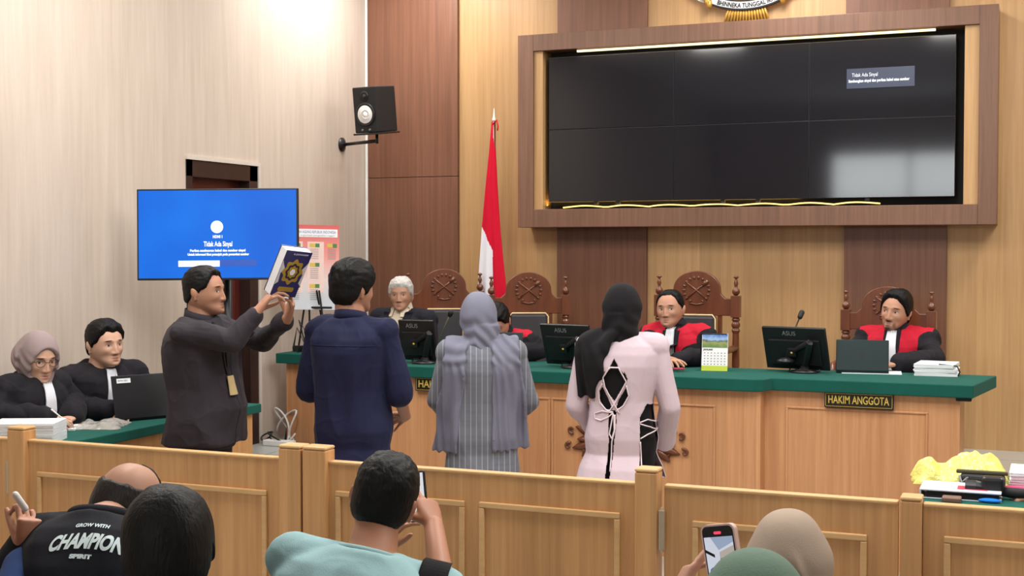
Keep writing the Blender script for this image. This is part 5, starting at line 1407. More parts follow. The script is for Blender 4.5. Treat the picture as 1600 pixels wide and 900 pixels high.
# ---------------------------------------------------------------- woman in grey pinstripe
if want('grey'):
    D = 6.55
    f = Fig(foot_at(752, D), 24, 'person in a grey pinstriped coat and a long blue-grey headscarf, back to the room', 1.545, width=1.04, fat=1.18, head=(0, -2, 0), headoff=(-.015, .0, -.02), hs=1.14)
    f.arm('R', (.245, .0, 1.02), (.15, .22, .90), dict(dir=(-.8, .5, .1), palm=(-.3, -.5, -.6), curl=[20, 25, 25, 30]))
    f.arm('L', (-.225, .03, 1.02), (-.12, .22, .90), dict(dir=(.8, .5, .1), palm=(.3, -.5, -.6), curl=[20, 25, 25, 30]))
    f.body(skin_mat('skin_grey_woman', SKIN, face_feats(0)), .006)
    pt = NT('grey_pinstripe_cloth'); s2 = pt.n('ShaderNodeSeparateXYZ'); pt.l(pt.coord(), s2.inputs[0])
    wv = pt.math('FRACT', pt.math('MULTIPLY', s2.outputs[0], 1 / .028)); ln = pt.math('LESS_THAN', wv, .13)
    nn = pt.noise(pt.coord((3, 3, 60)), 1, 3)
    pt.base(pt.mix(ln, pt.mix(nn, srgb(92, 96, 106), srgb(112, 116, 126)), srgb(150, 152, 160))); pt.b.inputs['Roughness'].default_value = .8
    pt.b.inputs['Sheen Weight'].default_value = .1; pt.bump(pt.noise(pt.coord((9, 9, 3)), 1, 3), .3, .01)
    g = G(); f.torso(g, add=.026, low=-.36, flare=.030); f.limbs(g, add=.014, to=1.92, cuff=.010, elb=.004)
    co, V, F = f.garment('coat', g, pt.m, .006, 6, .005, seed=8)
    t = bvh(V, F)
    sl = onto(t, [(-.075 + .003 * i, f.hipz - .30 - .01 * i + .08) for i in range(12)], -1, .002)
    f.gpart('coat_vent', G().tube(sl, [.001 + .0045 * i / 11 for i in range(12)], 8), C_black)
    # headscarf: hood, neck wrap and two tails falling over the shoulders
    Cs = M_cloth('blue_grey_scarf_cloth', srgb(116, 117, 134), .7, .3, var=.07)
    g = G(); f.headshell(g, .015, backpt=.004)
    hz = f.H.z; N = f.N
    rings = []
    for z, rx, ry, yo in ((hz - .03, .092, .098, -.012), (hz - .10, .092, .096, -.022), (hz - .15, .099, .094, -.022), (hz - .19, .112, .094, -.018), (hz - .225, .125, .118, -.030), (hz - .262, .120, .122, -.034)):
        rings.append([Vector((N.x + rx * math.cos(a), yo + ry * math.sin(a) + (f.H.y - N.y) * .5, z)) for a in [2 * PI * i / 28 for i in range(28)]])
    g.loft(rings)
    tb = bvh(V, F)
    def tail(xt, wt, zt, xb, wb, zb, off=.02, th=.022):
        rows = []
        for i in range(26):
            q = i / 25; z = zt + (zb - zt) * q; c = xt + (xb - xt) * q; w_ = wt + (wb - wt) * q; rows.append((z, c - w_, c + w_))
        return drape(tb, rows, -1, off, th, None, 14)
    for (c0, w0, c1, w1, zb_) in ((.115, .060, .150, .092, hz - .66), (-.115, .058, -.190, .058, hz - .675)):
        q = drape_over(tb, lambda q, c0=c0, w0=w0, c1=c1, w1=w1: c0 + (c1 - c0) * q - (w0 + (w1 - w0) * q), lambda q, c0=c0, w0=w0, c1=c1, w1=w1: c0 + (c1 - c0) * q + (w0 + (w1 - w0) * q), f.N.z - .14, zb_, .016, .024); g.add(q.v, q.f)
    def fn(V, N_):
        x, y, z = V.T
        tl = sm(hz - .20, hz - .27, z) * (y < .03)
        ph = nz(V, (5, 5, 2.5), 3.3)
        d = .0065 * np.sin(x * 150 + 5 * ph + 1.5 * np.sin(z * 5) + z * 9) * tl
        hd = 1 - sm(hz - .2, hz - .26, z)
        s_ = (z - hz) * 1.0 + .75 * np.abs(x - f.H.x + .02)
        d = d + .0050 * np.sin(s_ * 85 + x * 40 + 7 * ph) * hd * sm(hz + .07, hz - .08, z)
        return V + N_ * d[:, None]
    f.garment('headscarf', g, Cs, .005, 5, .002, seed=4, fn=fn)
    trousers(f, C_trou)

# ---------------------------------------------------------------- woman in the pink blazer
if want('pink'):
    D = 6.35
    f = Fig(foot_at(972, D), 12, 'person in a pale pink blazer laced open at the back and a black headscarf', 1.60, width=1.02, fat=1.08, head=(-4, 0, 0), headoff=(.0, .0, -.015), hs=1.06)
    f.arm('R', (.238, -.0, 1.02), (.20, .15, .82), dict(dir=(-.8, .5, -.2), palm=(-.3, -.5, -.6), curl=[20, 25, 25, 30]))
    f.arm('L', (-.225, .0, 1.02), (-.15, .2, .88), dict(dir=(.8, .5, .1), palm=(.3, -.5, -.6), curl=[20, 25, 25, 30]))
    f.body(skin_mat('skin_pink_woman', SKIN, face_feats(0)), .006)
    Cp = M_cloth('pale_pink_blazer_cloth', srgb(202, 184, 194), .75, .2, var=.04)
    g = G(); f.torso(g, add=.008, t0=-.05, waist=.90); 
    f.garment('blouse', g, C_black, .007, 5, .002)
    g = G(); f.torso(g, add=.024, low=-.20, flare=.040, waist=.90); f.limbs(g, add=.018, to=1.93, cuff=.010, elb=.0)
    g.cap(f.N - f.up * .02, .082, f.N + f.up * .02, .074, 20)
    NZ = f.N.z
    pxl = lambda px, py: (lambda q: (q.x, q.z))(f.px(px, py, D - .10))
    def poly(pts): return [pxl(*p) for p in pts]
    holes = [poly([(960, 560), (967, 573), (953, 573)]),
             poly([(956, 574), (966, 574), (976, 584), (979, 596), (968, 614), (960, 627), (951, 616), (941, 598), (944, 584)]),
             poly([(936, 585), (945, 580), (940, 594), (930, 598)]),
             poly([(941, 604), (950, 622), (957, 640), (946, 640), (936, 628), (935, 612)]),
             poly([(979, 604), (982, 618), (972, 636), (962, 640), (966, 626)]),
             poly([(953, 641), (963, 641), (963, 660), (952, 760), (945, 760), (951, 690), (950, 650)]),
             poly([(976, 580), (981, 592), (979, 600), (974, 592)]),
             poly([(1010, 632), (1022, 634), (1028, 668), (1045, 730), (1052, 800), (999, 800), (1000, 700), (1000, 652)])]
    def inside(P, pl):
        x, z = P[:, 0], P[:, 2]; r = np.zeros(len(P), bool); n = len(pl)
        for i in range(n):
            x0, z0 = pl[i]; x1, z1 = pl[(i + 1) % n]
            c = ((z0 > z) != (z1 > z)); xi = (x1 - x0) * (z - z0) / (z1 - z0 + 1e-12) + x0; r ^= c & (x < xi)
        return r
    armE, armW = [np.array(a) for a in f.arms['R']]; armS = np.array(f.SR)
    def keep(c):
        m = np.zeros(len(c), bool)
        for h in holes: m |= inside(c, h)
        m &= c[:, 1] < .02
        for a, b in ((armS, armE), (armE, armW)):
            t_ = np.clip(((c - a) @ (b - a)) / ((b - a) @ (b - a)), 0, 1); dd = np.linalg.norm(c - (a + t_[:, None] * (b - a)), axis=1); m &= dd > .072
        return ~m
    bz, V, F = f.garment('blazer', g, Cp, .0036, 9, .004, seed=6, keep=keep)
    md = bz.modifiers.new('thick', 'SOLIDIFY'); md.thickness = .004; md.offset = -1
    t = bvh(V, F)
    C_cord = M_plain('pale_pink_cord', srgb(222, 206, 212), .6)
    def cord(pts, nm='lace_cord', r=.0032, off=.003):
        q = poly(pts); out = []
        for i in range(len(q) - 1):
            for j in range(8): out.append((q[i][0] + (q[i + 1][0] - q[i][0]) * j / 8, q[i][1] + (q[i + 1][1] - q[i][1]) * j / 8))
        out.append(q[-1]); f.gpart(nm, G().tube(onto(t, out, -1, off), r, 8), C_cord)
    cord([(953, 574), (967, 574), (979, 596), (962, 628), (950, 645)]); cord([(953, 574), (942, 590), (945, 605), (957, 628), (968, 646)])
    cord([(941, 600), (934, 612), (936, 630), (948, 642), (958, 644)]); cord([(979, 602), (983, 618), (974, 634), (962, 643)])
    cord([(956, 645), (940, 643), (927, 648), (928, 656), (938, 658), (950, 652), (958, 645)]); cord([(958, 646), (954, 668), (952, 678), (956, 686), (960, 672), (959, 648)]); cord([(961, 648), (961, 670), (956, 690), (954, 735)])
    cord([(1000, 660), (1012, 656), (1026, 662)]); cord([(1000, 662), (1016, 668), (1026, 674), (1012, 679), (1001, 685)]); cord([(1001, 690), (1002, 715), (1004, 735)])
    # black headscarf with a broad fall over the left shoulder
    g = G(); f.headshell(g, .014, backpt=.012); hz = f.H.z; N = f.N
    rings = []
    for z, rx, ry, yo in ((hz - .02, .086, .094, -.012), (hz - .08, .090, .088, -.022), (hz - .13, .090, .082, -.022), (hz - .165, .098, .082, -.02), (hz - .19, .105, .085, -.015)):
        rings.append([Vector((rx * math.cos(a) - .005, yo + ry * math.sin(a), z)) for a in [2 * PI * i / 28 for i in range(28)]])
    g.loft(rings)
    q = drape_over(t, lambda q: -.235 + .02 * q, lambda q: .045 - .125 * float(sm(.12, .40, q)) - .05 * float(sm(.4, 1, q)), NZ - .13, hz - .435, .016, .024, nu=18); g.add(q.v, q.f)
    def fn(V, N_):
        x, y, z = V.T
        ph = nz(V, (5, 5, 2.5), 1.3)
        d = .006 * np.sin(x * 110 + z * 30 + 6 * ph) * sm(hz - .15, hz - .22, z) + .004 * np.sin((z - hz) * 60 + np.abs(x) * 55 + 7 * ph) * (1 - sm(hz - .12, hz - .2, z)) * sm(hz + .06, hz - .06, z)
        return V + N_ * d[:, None]
    f.garment('headscarf', g, C_black, .005, 5, .002, seed=4, fn=fn)
    trousers(f, C_black, add=.006)

# ---------------------------------------------------------------- seated figures behind the bench
def seated(px, py_eye, dep, yaw, label, feats, skin=SKIN, red=True, head=(0, 0, 0), hk=None, lean=6, vox=.0042, width=1.05, fat=1.1, h=1.70, bibw=(.022, .036), arms=None, floor=PLAT, sd=1.0, hs=1.0, ho=(0, 0, 0), mat=None, zt=ZT, armz=None, nobib=False, twist=0, biblen=.27):
    ez = CAM_H - (py_eye - 387) * dep / FOC
    k = h / 1.70
    hipl = ez - floor - (.53 * k + .075 * k + .085 * k) * 1.0 - ho[2]
    P = at_D(px, py_eye, dep)
    M = Matrix.Rotation(math.radians(yaw), 3, 'Z'); sh = M @ Vector((ho[0], .53 * k * math.sin(math.radians(lean)) * 1.1 + .02 + ho[1], 0))
    f = Fig((P.x - sh.x, P.y - sh.y, floor), yaw, label, h, hip=hipl, lean=lean, width=width, fat=fat, head=head, hs=hs, headoff=ho, twist=twist)
    az = (armz if armz else zt - floor + .045)
    arms = arms(f) if callable(arms) else (arms or {})
    hd = dict(dir=(-.75, .6, -.12), palm=(.1, -.1, -1), curl=[14, 16, 18, 20], thumb=(40, 15, 10))
    hl = dict(dir=(.75, .6, -.12), palm=(-.1, -.1, -1), curl=[14, 16, 18, 20], thumb=(40, 15, 10))
    f.arm('R', arms.get('RE', (.27, .15, az + .02)), arms.get('RW', (.10, .36, az)), arms.get('RH', hd))
    f.arm('L', arms.get('LE', (-.27, .15, az + .02)), arms.get('LW', (-.10, .36, az)), arms.get('LH', hl))
    f.body(skin_mat('skin_seated', skin, feats), vox, hk or {})
    return f

if want('judge2'):      # the judge at the centre
    f = seated(1048, 480, 8.25, 172, 'person in a red and black robe seated behind the desk calendar, lips parted', face_feats(-.003, lip=srgb(150, 90, 84), eyeh=.0045), SKIN, head=(4, 2, 3), lean=12, width=1.12, hk=dict(wide=1.04, jaw=1.15, neck=1.15), ho=(.03, .0, -.045), fat=1.15, hs=1.03, arms=lambda f: dict(RE=f.px(1004, 566, 8.05), RW=f.px(1036, 559, 7.80), RH=dict(dir=f.Mi.to_3x3() @ (at_D(1070, 564, 7.66) - at_D(1036, 559, 7.80)), palm=(0, .1, -1), curl=[(6, 14, 10), (10, 18, 12), (14, 24, 14), (18, 28, 16)], thumb=(35, 15, 10))))
    f.hair(HAIR, [(0, .086), (.45, .088), (.75, .070), (1.0, .030), (1.3, .012), (1.45, -.004), (1.6, .004), (1.75, .012), (1.95, -.026), (2.3, -.05), (PI, -.056)], .011, .006, .002)
    ro, V, F = robe(f, True, seed=3, vox=.0045); t = bvh(V, F)
    f.gpart('black_lapel', drape(t, [(f.N.z + .02 - .02 * i, -.058, .058) for i in range(14)], 1, .003, .003), C_robe)
    bib(f, ttree(f, .030), f.N.z + .005, f.N.z - .30, .026, .046, .012, x0=.0)
    trousers(f)
if want('judge3'):      # the bearded judge on the right
    beard = [(0, -.0555, .027, .0060, BLK, .9, .5), (0, -.094, .025, .016, BLK, .92, .6), (.030, -.075, .009, .022, BLK, .65, .8), (-.030, -.075, .009, .022, BLK, .65, .8), (0, -.112, .045, .012, BLK, .55, .7)]
    f = seated(1400, 487, 8.05, 170, 'person with moustache and goatee in a red and black robe, right end of the bench', face_feats(.003, lip=srgb(136, 84, 78), extra=beard, eyeh=.0042), SKIN, head=(-6, 2, -7), lean=3, width=1.1, hk=dict(wide=.98, jaw=.95), ho=(-.0, .0, -.045), fat=1.1, hs=1.08)
    f.hair(HAIR, [(0, .082), (.3, .078), (.6, .062), (.85, .038), (1.1, .006), (1.3, -.012), (1.45, -.020), (1.6, -.004), (1.75, .01), (1.95, -.05), (2.3, -.07), (PI, -.08)], .026, .011, .005, sc=(24, 14, 14))
    ro, V, F = robe(f, True, seed=6, vox=.0045); t = bvh(V, F)
    f.gpart('black_lapel', drape(t, [(f.N.z + .02 - .02 * i, -.050, .050) for i in range(8)], 1, .003, .003), C_robe)
    bib(f, ttree(f, .030), f.N.z + .005, f.N.z - .36, .028, .050, .012, x0=.0)
    trousers(f)
if want('judge1'):      # bent head behind the grey headscarf
    f = seated(778, 494, 8.5, 176, 'person in a red and black robe with bowed head, hidden behind the grey headscarf', face_feats(0), SKIN, head=(10, -38, 6), lean=20, width=1.12, ho=(-.0, .02, -.075), fat=1.1, vox=.005)
    f.hair(HAIR, SHORT, .024, .012, .004)
    ro, V, F = robe(f, True, seed=9, vox=.006)
    trousers(f)
if want('old'):         # white-haired man
    f = seated(627, 461, 9.0, 176, 'person with white hair in a dark suit over an open cream shirt', face_feats(.0, brow=srgb(120, 112, 106), eyeh=.0036), srgb(176, 132, 108), head=(20, 2, 2), lean=5, width=1.12, hk=dict(wide=.97, jaw=1.0), ho=(0, 0, -.045), fat=1.05, vox=.0045)
    f.hair(HAIRW, [(0, .060), (.45, .058), (.75, .05), (1.0, .012), (1.3, -.002), (1.45, -.015), (1.6, .0), (1.75, .012), (1.95, -.028), (2.3, -.052), (PI, -.060)], .022, .012, .004)
    g = G(); f.torso(g, add=.014, belly=.02); g.cap(f.N - f.up * .02, .078, f.N + f.up * .03, .068, 20)
    cr_, V1, F1 = f.garment('shirt', g, M_cloth('cream_shirt_cloth', srgb(212, 198, 176), .8, .1), .006, 5, .002)
    g = G(); f.torso(g, add=.030, low=-.12, flare=.02, belly=.02); f.limbs(g, add=.022, to=1.93, cuff=.01)
    def keepj(c):
        X = c[:, 0] - f.N.x; Z = c[:, 2]; lim = .055 * sm(f.N.z - .38, f.N.z + .03, Z) + .008
        return ~((np.abs(X) < lim) & (c[:, 1] > .02) & (Z > f.N.z - .40)) & ~((Z > f.N.z + .0) & (np.hypot(X, c[:, 1] - f.N.y) < .085))
    ja, V, F = f.garment('jacket', g, M_cloth('black_suit_cloth', srgb(26, 27, 36), .8, .15), .0055, 5, .004, keep=keepj)
    t = bvh(V, F)
    for sd in (-1, 1):
        f.gpart('lapel', drape(t, [(f.N.z - .0 - .03 * i, sd * (.068 - .004 * i), sd * (.115 - .002 * i)) for i in range(9)], 1, .005, .004), bpy.data.materials['black_suit_cloth'])
    t1 = bvh(V1, F1)
    for sd in (-1, 1):
        f.gpart('shirt_collar', drape(t1, [(f.N.z + .035, sd * .03, sd * .072), (f.N.z + .01, sd * .028, sd * .085), (f.N.z - .03, sd * .035, sd * .07)], 1, .014, .004), bpy.data.materials['cream_shirt_cloth'])
    trousers(f)

# ---------------------------------------------------------------- lawyers at the left table
if want('law1'):
    yaw = -96
    lo = dict(RE=None)
    Dw = 6.5
    f = seated(58, 556, Dw, yaw, 'person in a mauve-grey headscarf, glasses and black robe, writing at the green table', face_feats(.002, lip=srgb(160, 92, 92), eyeh=.0046, browz=.022), SKIN_L, head=(-14, -12, 0), lean=11, width=1.0, hk=dict(wide=.98, jaw=.95), ho=(0, 0, -.05), fat=1.1, vox=.0036, hs=1.12, h=1.58, floor=.12, zt=ZL,
               arms=dict(RE=(.25, .10, .88), RW=(.10, .30, .835), RH=dict(dir=(-.4, .9, -.1), palm=(-.5, 0, -.8), curl=[(30, 45, 20), (35, 50, 25), (40, 55, 30), (45, 55, 30)], thumb=(35, 45, 20)),
                         LE=(-.24, .12, .88), LW=(-.06, .30, .83), LH=dict(dir=(.9, .35, -.05), palm=(0, 0, -1), curl=[14, 16, 18, 20], thumb=(35, 15, 10))))
    ro, V, F = robe(f, False, seed=13, vox=.005, belly=.03)
    t = ttree(f, .030, .03)
    bib(f, t, f.N.z - .02, f.N.z - .24, .026, .040, .010)
    hzz = f.H
    Ch = M_cloth('mauve_grey_scarf_cloth', srgb(148, 130, 130), .75, .3, var=.06)
    g = G(); f.headshell(g, .018, hx=.058, hz=.080, cz=-.022, backpt=.022)
    # wrap under the chin down to the chest
    Hd = f.HM
    rings = []
    for q, (hx_, hy_, hz_, rx, ry) in enumerate(((0, -.010, -.035, .085, .085), (0, -.004, -.085, .080, .080), (0, .004, -.125, .075, .080), (0, -.004, -.165, .095, .09), (0, -.02, -.205, .125, .10), (0, -.04, -.24, .15, .10))):
        c = Hd @ Vector((hx_, hy_, hz_))
        rings.append([c + Vector((rx * math.cos(a), ry * math.sin(a), .02 * math.sin(a) * (-1 if q > 2 else 1))) for a in [2 * PI * i / 28 for i in range(28)]])
    g.loft(rings)
    hi = np.array(f.HM.inverted())
    def fn(V, N_):
        q = V @ hi[:3, :3].T + hi[:3, 3]; x, y, z = q.T
        d = .0045 * np.sin(z * 110 + y * 95) * sm(.06, -.02, z)
        return V + N_ * d[:, None]
    def keepf(c):
        q = c @ hi[:3, :3].T + hi[:3, 3]; e = np.sqrt((q[:, 0] / .059) ** 2 + ((q[:, 2] + .020) / .085) ** 2)
        return ~((e < 1.0) & (q[:, 1] > .03))
    hs_, _, _ = f.garment('headscarf', g, Ch, .004, 4, .002, seed=4, fn=fn, keep=keepf)
    # glasses
    gg = G()
    for s_ in (-1, 1):
        gg.tube([f.HM @ Vector((s_ * .033 + .024 * math.cos(a), .098 - .004 * abs(math.cos(a)), .000 + .018 * math.sin(a))) for a in [2 * PI * i / 20 for i in range(21)]], .0016, 6)
        gg.tube([f.HM @ Vector((s_ * .057, .096, .006)), f.HM @ Vector((s_ * .074, .06, .008)), f.HM @ Vector((s_ * .078, 0, .004))], .0018, 6)
    gg.tube([f.HM @ Vector((-.01, .100, .004)), f.HM @ Vector((0, .103, .006)), f.HM @ Vector((.01, .100, .004))], .0016, 6)
    f.gpart('glasses', gg, M_plain('dark_glasses_frame', srgb(50, 40, 40), .3))
    trousers(f)
    wv = f.M @ f.arms['R'][1]; pp = f.M @ (f.arms['R'][1] + Vector((-.03, .10, .0)))
    tag(make('pen', G().tube([pp + Vector((.02, .03, -.04)), pp + Vector((-.05, -.05, .06))], [.002, .004], 8), MT['white'], smooth=True), 'slim pale pen held by the lawyer in glasses', 'pen')
if want('law2'):
    Dw = 6.9
    f = seated(163, 534, Dw, -112, 'person with short black hair in a black robe, between the headscarf and the laptop', face_feats(-.001, lip=srgb(158, 92, 84), eyeh=.0046), SKIN_L, head=(4, 1, 2), lean=13, width=1.12, hk=dict(wide=1.06, jaw=1.2, neck=1.15), ho=(0, 0, -.045), fat=1.15, vox=.0036, floor=.12, zt=ZL, h=1.70, hs=1.04,
               arms=dict(RE=(.27, .16, .86), RW=(.06, .32, .83), LE=(-.27, .16, .86), LW=(-.04, .34, .83)))
    f.hair(HAIR, SHORT, .024, .008, .003)
    ro, V, F = robe(f, False, seed=23, vox=.005, belly=.02)
    t = ttree(f, .030); bib(f, t, f.N.z - .01, f.N.z - .20, .026, .038, .010)
    trousers(f)

# ---------------------------------------------------------------- people in the public seats
SEATH = .46
def fg(px, py_top, dep, yaw, label, lean=4, head=(0, 0, 0), width=1.1, fat=1.2, h=1.70, hs=1.0, ho=(0, 0, 0), side=0, arms=None, vox=.005, skin=SKIN_D, hk=None, twist=0):
    k = h / 1.70
    P = at_D(px, py_top, dep); top = P.z
    M = Matrix.Rotation(math.radians(yaw), 3, 'Z')
    upz = math.cos(math.radians(math.hypot(lean, side)))
    hip = top - .115 * k * hs - (.085 * k + ho[2]) - .605 * k * upz
    o = Vector((.605 * k * math.sin(math.radians(side)) + ho[0], .605 * k * math.sin(math.radians(lean)) + .02 + ho[1], 0)); o = M @ o
    f = Fig((P.x - o.x, P.y - o.y, 0), yaw, label, h, hip=hip, lean=lean, side=side, width=width, fat=fat, head=head, hs=hs, headoff=ho, twist=twist)
    a = arms(f) if arms else {}
    f.arm('R', a.get('RE', (.27, .10, hip + .22)), a.get('RW', (.16, .34, hip + .12)), a.get('RH', dict(dir=(-.2, .9, -.3), palm=(0, -.3, -1), curl=[15, 18, 20, 22])))
    f.arm('L', a.get('LE', (-.27, .10, hip + .22)), a.get('LW', (-.16, .34, hip + .12)), a.get('LH', dict(dir=(.2, .9, -.3), palm=(0, -.3, -1), curl=[15, 18, 20, 22])))
    f.body(skin_mat('skin_public', skin, face_feats(0)), vox, hk or dict(wide=1.03, jaw=1.15, neck=1.05))
    return f
def tee(f, mat, vox=.007, seed=1.0, to=.75, add=.02, fold=.006, belly=.03, name='shirt'):
    g = G(); f.torso(g, add=add, low=-.1, flare=.01, belly=belly); f.limbs(g, add=add, to=to, cuff=.01)
    return f.garment(name, g, mat, vox, 6, fold, seed=seed)

if want('teal'):
    Dt = 3.42
    def A(f):
        return dict(RE=f.px(692, 930, 3.30), RW=f.px(678, 822, 3.52), RH=dict(dir=f.Mi.to_3x3() @ (at_D(662, 765, 3.60) - at_D(680, 822, 3.52)), palm=f.Mi.to_3x3() @ Vector((-.8, .5, .1)), curl=[(20, 60, 40), (10, 20, 15), (25, 50, 40), (30, 60, 40)], thumb=(45, 30, 20), scale=1.0),
                    LE=f.px(500, 960, 3.6), LW=f.px(600, 860, 3.85), LH=dict(dir=f.Mi.to_3x3() @ (at_D(625, 780, 3.8) - at_D(600, 860, 3.85)), palm=f.Mi.to_3x3() @ Vector((.8, .5, .1)), curl=[30, 35, 35, 40]))
    f = fg(599, 714, Dt, 20, 'person in a teal T-shirt photographing with a phone, seen from behind', lean=12, head=(-2, -2, 14), width=1.12, fat=1.3, side=12, ho=(.005, .06, -.035), arms=A, vox=.0045, hs=1.0, skin=srgb(170, 118, 92))
    hair = f.hair(HAIR, [(0, .064), (.45, .066), (.75, .05), (1.0, .012), (1.3, .0), (1.45, -.012), (1.6, -.002), (1.75, .012), (1.95, -.034), (2.3, -.058), (PI, -.066)], .018, .006, .0025, sc=(60, 40, 60))
    C = M_cloth('teal_tshirt_cloth', srgb(146, 180, 184), .85, .2, var=.05)
    sh, V, F = tee(f, C, .006, 3, to=.62)
    t = bvh(V, F)
    gs = []
    for i in range(33):
        a = 2 * PI * i / 32; gs.append(f.N + f.rx * (.083 * math.cos(a)) + f.fy * (.078 * math.sin(a)) + f.up * (.0 - .012 * math.sin(a)))
    f.gpart('neckband', G().tube(gs, .009, 10), C)
    # dark strap over the right shoulder
    sp = []
    for i in range(22):
        a = -.9 + 2.6 * i / 21
        sp.append(f.SR + f.rx * -.02 + f.fy * (-.085 * math.cos(a)) * 1.0 + f.up * (.085 * math.sin(a) - .01))
    gg = G(); rings = []
    for p in sp: rings.append([p + f.rx * -.035, p + f.rx * .035, p + f.rx * .035 + (f.T(0, 0, .40) - p).normalized() * -.006, p + f.rx * -.035 + (f.T(0, 0, .40) - p).normalized() * -.006])
    gg.loft(rings); f.gpart('bag_strap', gg, C_black, smooth=False)
    trousers(f)
    # phone
    u = at_D(660, 752, 3.68) - at_D(646, 752, 3.76); Mp_ = frame(at_D(653, 776, 3.72), at_D(668, 774, 3.70) - at_D(634, 777, 3.76), (0.05, .05, 1))
    ph = empty('phone', tuple(at_D(651, 775, 3.72)), 0, 'dark phone with a lit screen held up by the man in teal', 'phone')
    make('phone_body', G().obox((.070, .145, .009), Mp_), MT['black_plastic'], ph, bevel=.003)
    make('phone_screen', G().obox((.064, .135, .001), Mp_ @ Matrix.Translation((0, 0, .0052))), M_glow('pale_phone_screen', (.85, .85, .9, 1), .8), ph)

if SEAT_OK(f, 'person in the teal T-shirt'): SITTERS.append((f, 'person in the teal T-shirt'))
if want('bald'):
    f = fg(196, 724, 3.5, 16, 'balding person in a black T-shirt with white lettering, leaning forward', lean=26, head=(-22, -22, 10), width=.93, fat=1.15, ho=(.0, .10, -.14), vox=.0045, skin=srgb(178, 134, 112), hs=.98)
    f.hair(hair_mat('greying_hair', srgb(46, 42, 42)), SHORT, .006, .007, .0015, upper=(.062, .12))
    f.hair(bpy.data.materials['greying_hair'], [(0, .072), (.8, .080), (1.1, .2), (PI, .2)], .004, .004, .002, edge=.01)
    C = M_cloth('black_tshirt_cloth', srgb(27, 28, 36), .85, .2)
    sh, V, F = tee(f, C, .006, 7, to=.8)
    t = bvh(V, F)
    # lettering projected on the upper back
    def cp(f, V_, org, side=-1): pass
    up = f.up; Mt = Matrix.Identity(4)
    fr = Matrix((f.rx, f.fy, f.up)).transposed().to_4x4(); fr.translation = f.P
    def backtext(s_, size, cx_, ct, fit, arc=0.0, slant=0.0, bold=.0, tall=1.0):
        Vt, Ft = text_geo(s_, size, 0, bold, fit)
        vs = []
        bmx = bmesh.new(); vv = [bmx.verts.new(v) for v in Vt]
        for q in Ft:
            try: bmx.faces.new([vv[i] for i in q])
            except ValueError: pass
        bmesh.ops.triangulate(bmx, faces=bmx.faces[:]); bmesh.ops.subdivide_edges(bmx, edges=[e for e in bmx.edges if e.calc_length() > .012], cuts=2)
        for v in bmx.verts:
            x, y = v.co.x + v.co.y * slant, v.co.y * tall; y2 = y - arc * x * x
            o = fr @ Vector((cx_ + x, -.9, ct + y2)); d = fr.to_3x3() @ Vector((0, 1, 0)); h = t.ray_cast(o, d)
            dd = h[3] if h[0] is not None else .78
            v.co = fr @ Vector((cx_ + x, -.9 + dd - .0025, ct + y2))
        for q in bmx.faces: q.smooth = True
        me = bpy.data.meshes.new('shirt_print'); bmx.to_mesh(me); bmx.free(); me.materials.append(M_prn)
        o = bpy.data.objects.new('shirt_print', me); COL.objects.link(o); o.parent = f.root; return o
    M_prn = M_plain('white_shirt_print', srgb(214, 230, 232), .7)
    f.gpart('neckband', G().tube([f.N + f.rx * (.080 * math.cos(a)) + f.fy * (.075 * math.sin(a) + .01) + f.up * .012 for a in [2 * PI * i / 32 for i in range(33)]], .016, 10), C)
    backtext('CHAMPION', .068, .030, .445, .185, arc=1.3, slant=.15, bold=.003, tall=.8)
    backtext('GROW WITH', .014, .030, .490, .085, arc=1.1, bold=.0005); backtext('SPIRIT', .014, .025, .406, .055, arc=1.1, bold=.001)
    trousers(f)

if SEAT_OK(f, 'balding person in the black T-shirt'): SITTERS.append((f, 'balding person in the black T-shirt'))
if want('black'):
    f = fg(263, 776, 2.75, 14, 'person with thick black hair, head closest to the camera, hiding part of the black T-shirt', lean=6, head=(14, -6, -2), width=1.05, fat=1.15, vox=.005, hs=1.0, ho=(0, 0, -.02))
    f.hair(HAIR, [(0, .05), (.45, .05), (.75, .03), (1.0, .0), (1.3, -.02), (1.45, -.030), (1.6, .0), (1.75, .0), (1.95, -.07), (2.3, -.098), (PI, -.105)], .026, .018, .004, sc=(20, 20, 8))
    tee(f, M_cloth('dark_jacket_cloth', srgb(34, 34, 40), .8, .2), .008, 4, to=1.9, name='jacket'); trousers(f)

if SEAT_OK(f, 'person with thick black hair'): SITTERS.append((f, 'person with thick black hair'))
if want('edge'):
    def A(f):
        return dict(RE=f.px(6, 975, 3.1), RW=f.px(42, 862, 3.3), RH=dict(dir=f.Mi.to_3x3() @ (at_D(52, 812, 3.3) - at_D(42, 862, 3.3)), palm=f.Mi.to_3x3() @ Vector((-.85, .5, .1)), curl=[(35, 70, 30), (50, 75, 45), (60, 80, 50), (65, 80, 50)], thumb=(20, 55, 10)))
    f = fg(-70, 745, 3.05, 10, 'person mostly outside the left edge, raising a hand with a small white stick', lean=8, head=(-10, 0, 0), arms=A, vox=.004, skin=srgb(184, 132, 108))
    f.hair(HAIR, SHORT, .022, .012)
    tee(f, M_cloth('blue_sleeve_cloth', srgb(48, 72, 122), .85, .2), .007, 4, to=1.80, add=.008, name='jacket')
    E, W_ = f.arms['R']; d = (W_ - E).normalized()
    f.gpart('cuff', G().cap(W_ - d * .05, .034, W_ - d * .012, .031, 20), M_cloth('grey_cuff_cloth', srgb(140, 144, 152)))
    g = G(); f.torso(g, add=.034, low=-.1, flare=.01); f.garment('waistcoat', g, M_cloth('dark_vest_cloth', srgb(28, 30, 42), .85, .2), .008)
    trousers(f)
    a, b = at_D(24, 773, 3.2), at_D(39, 794, 3.22)
    tag(make('vape_stick', G().cap(a, .0085, b, .0085, 14), MT['white'], smooth=True), 'small white stick held up in a hand at the left edge', 'stick')

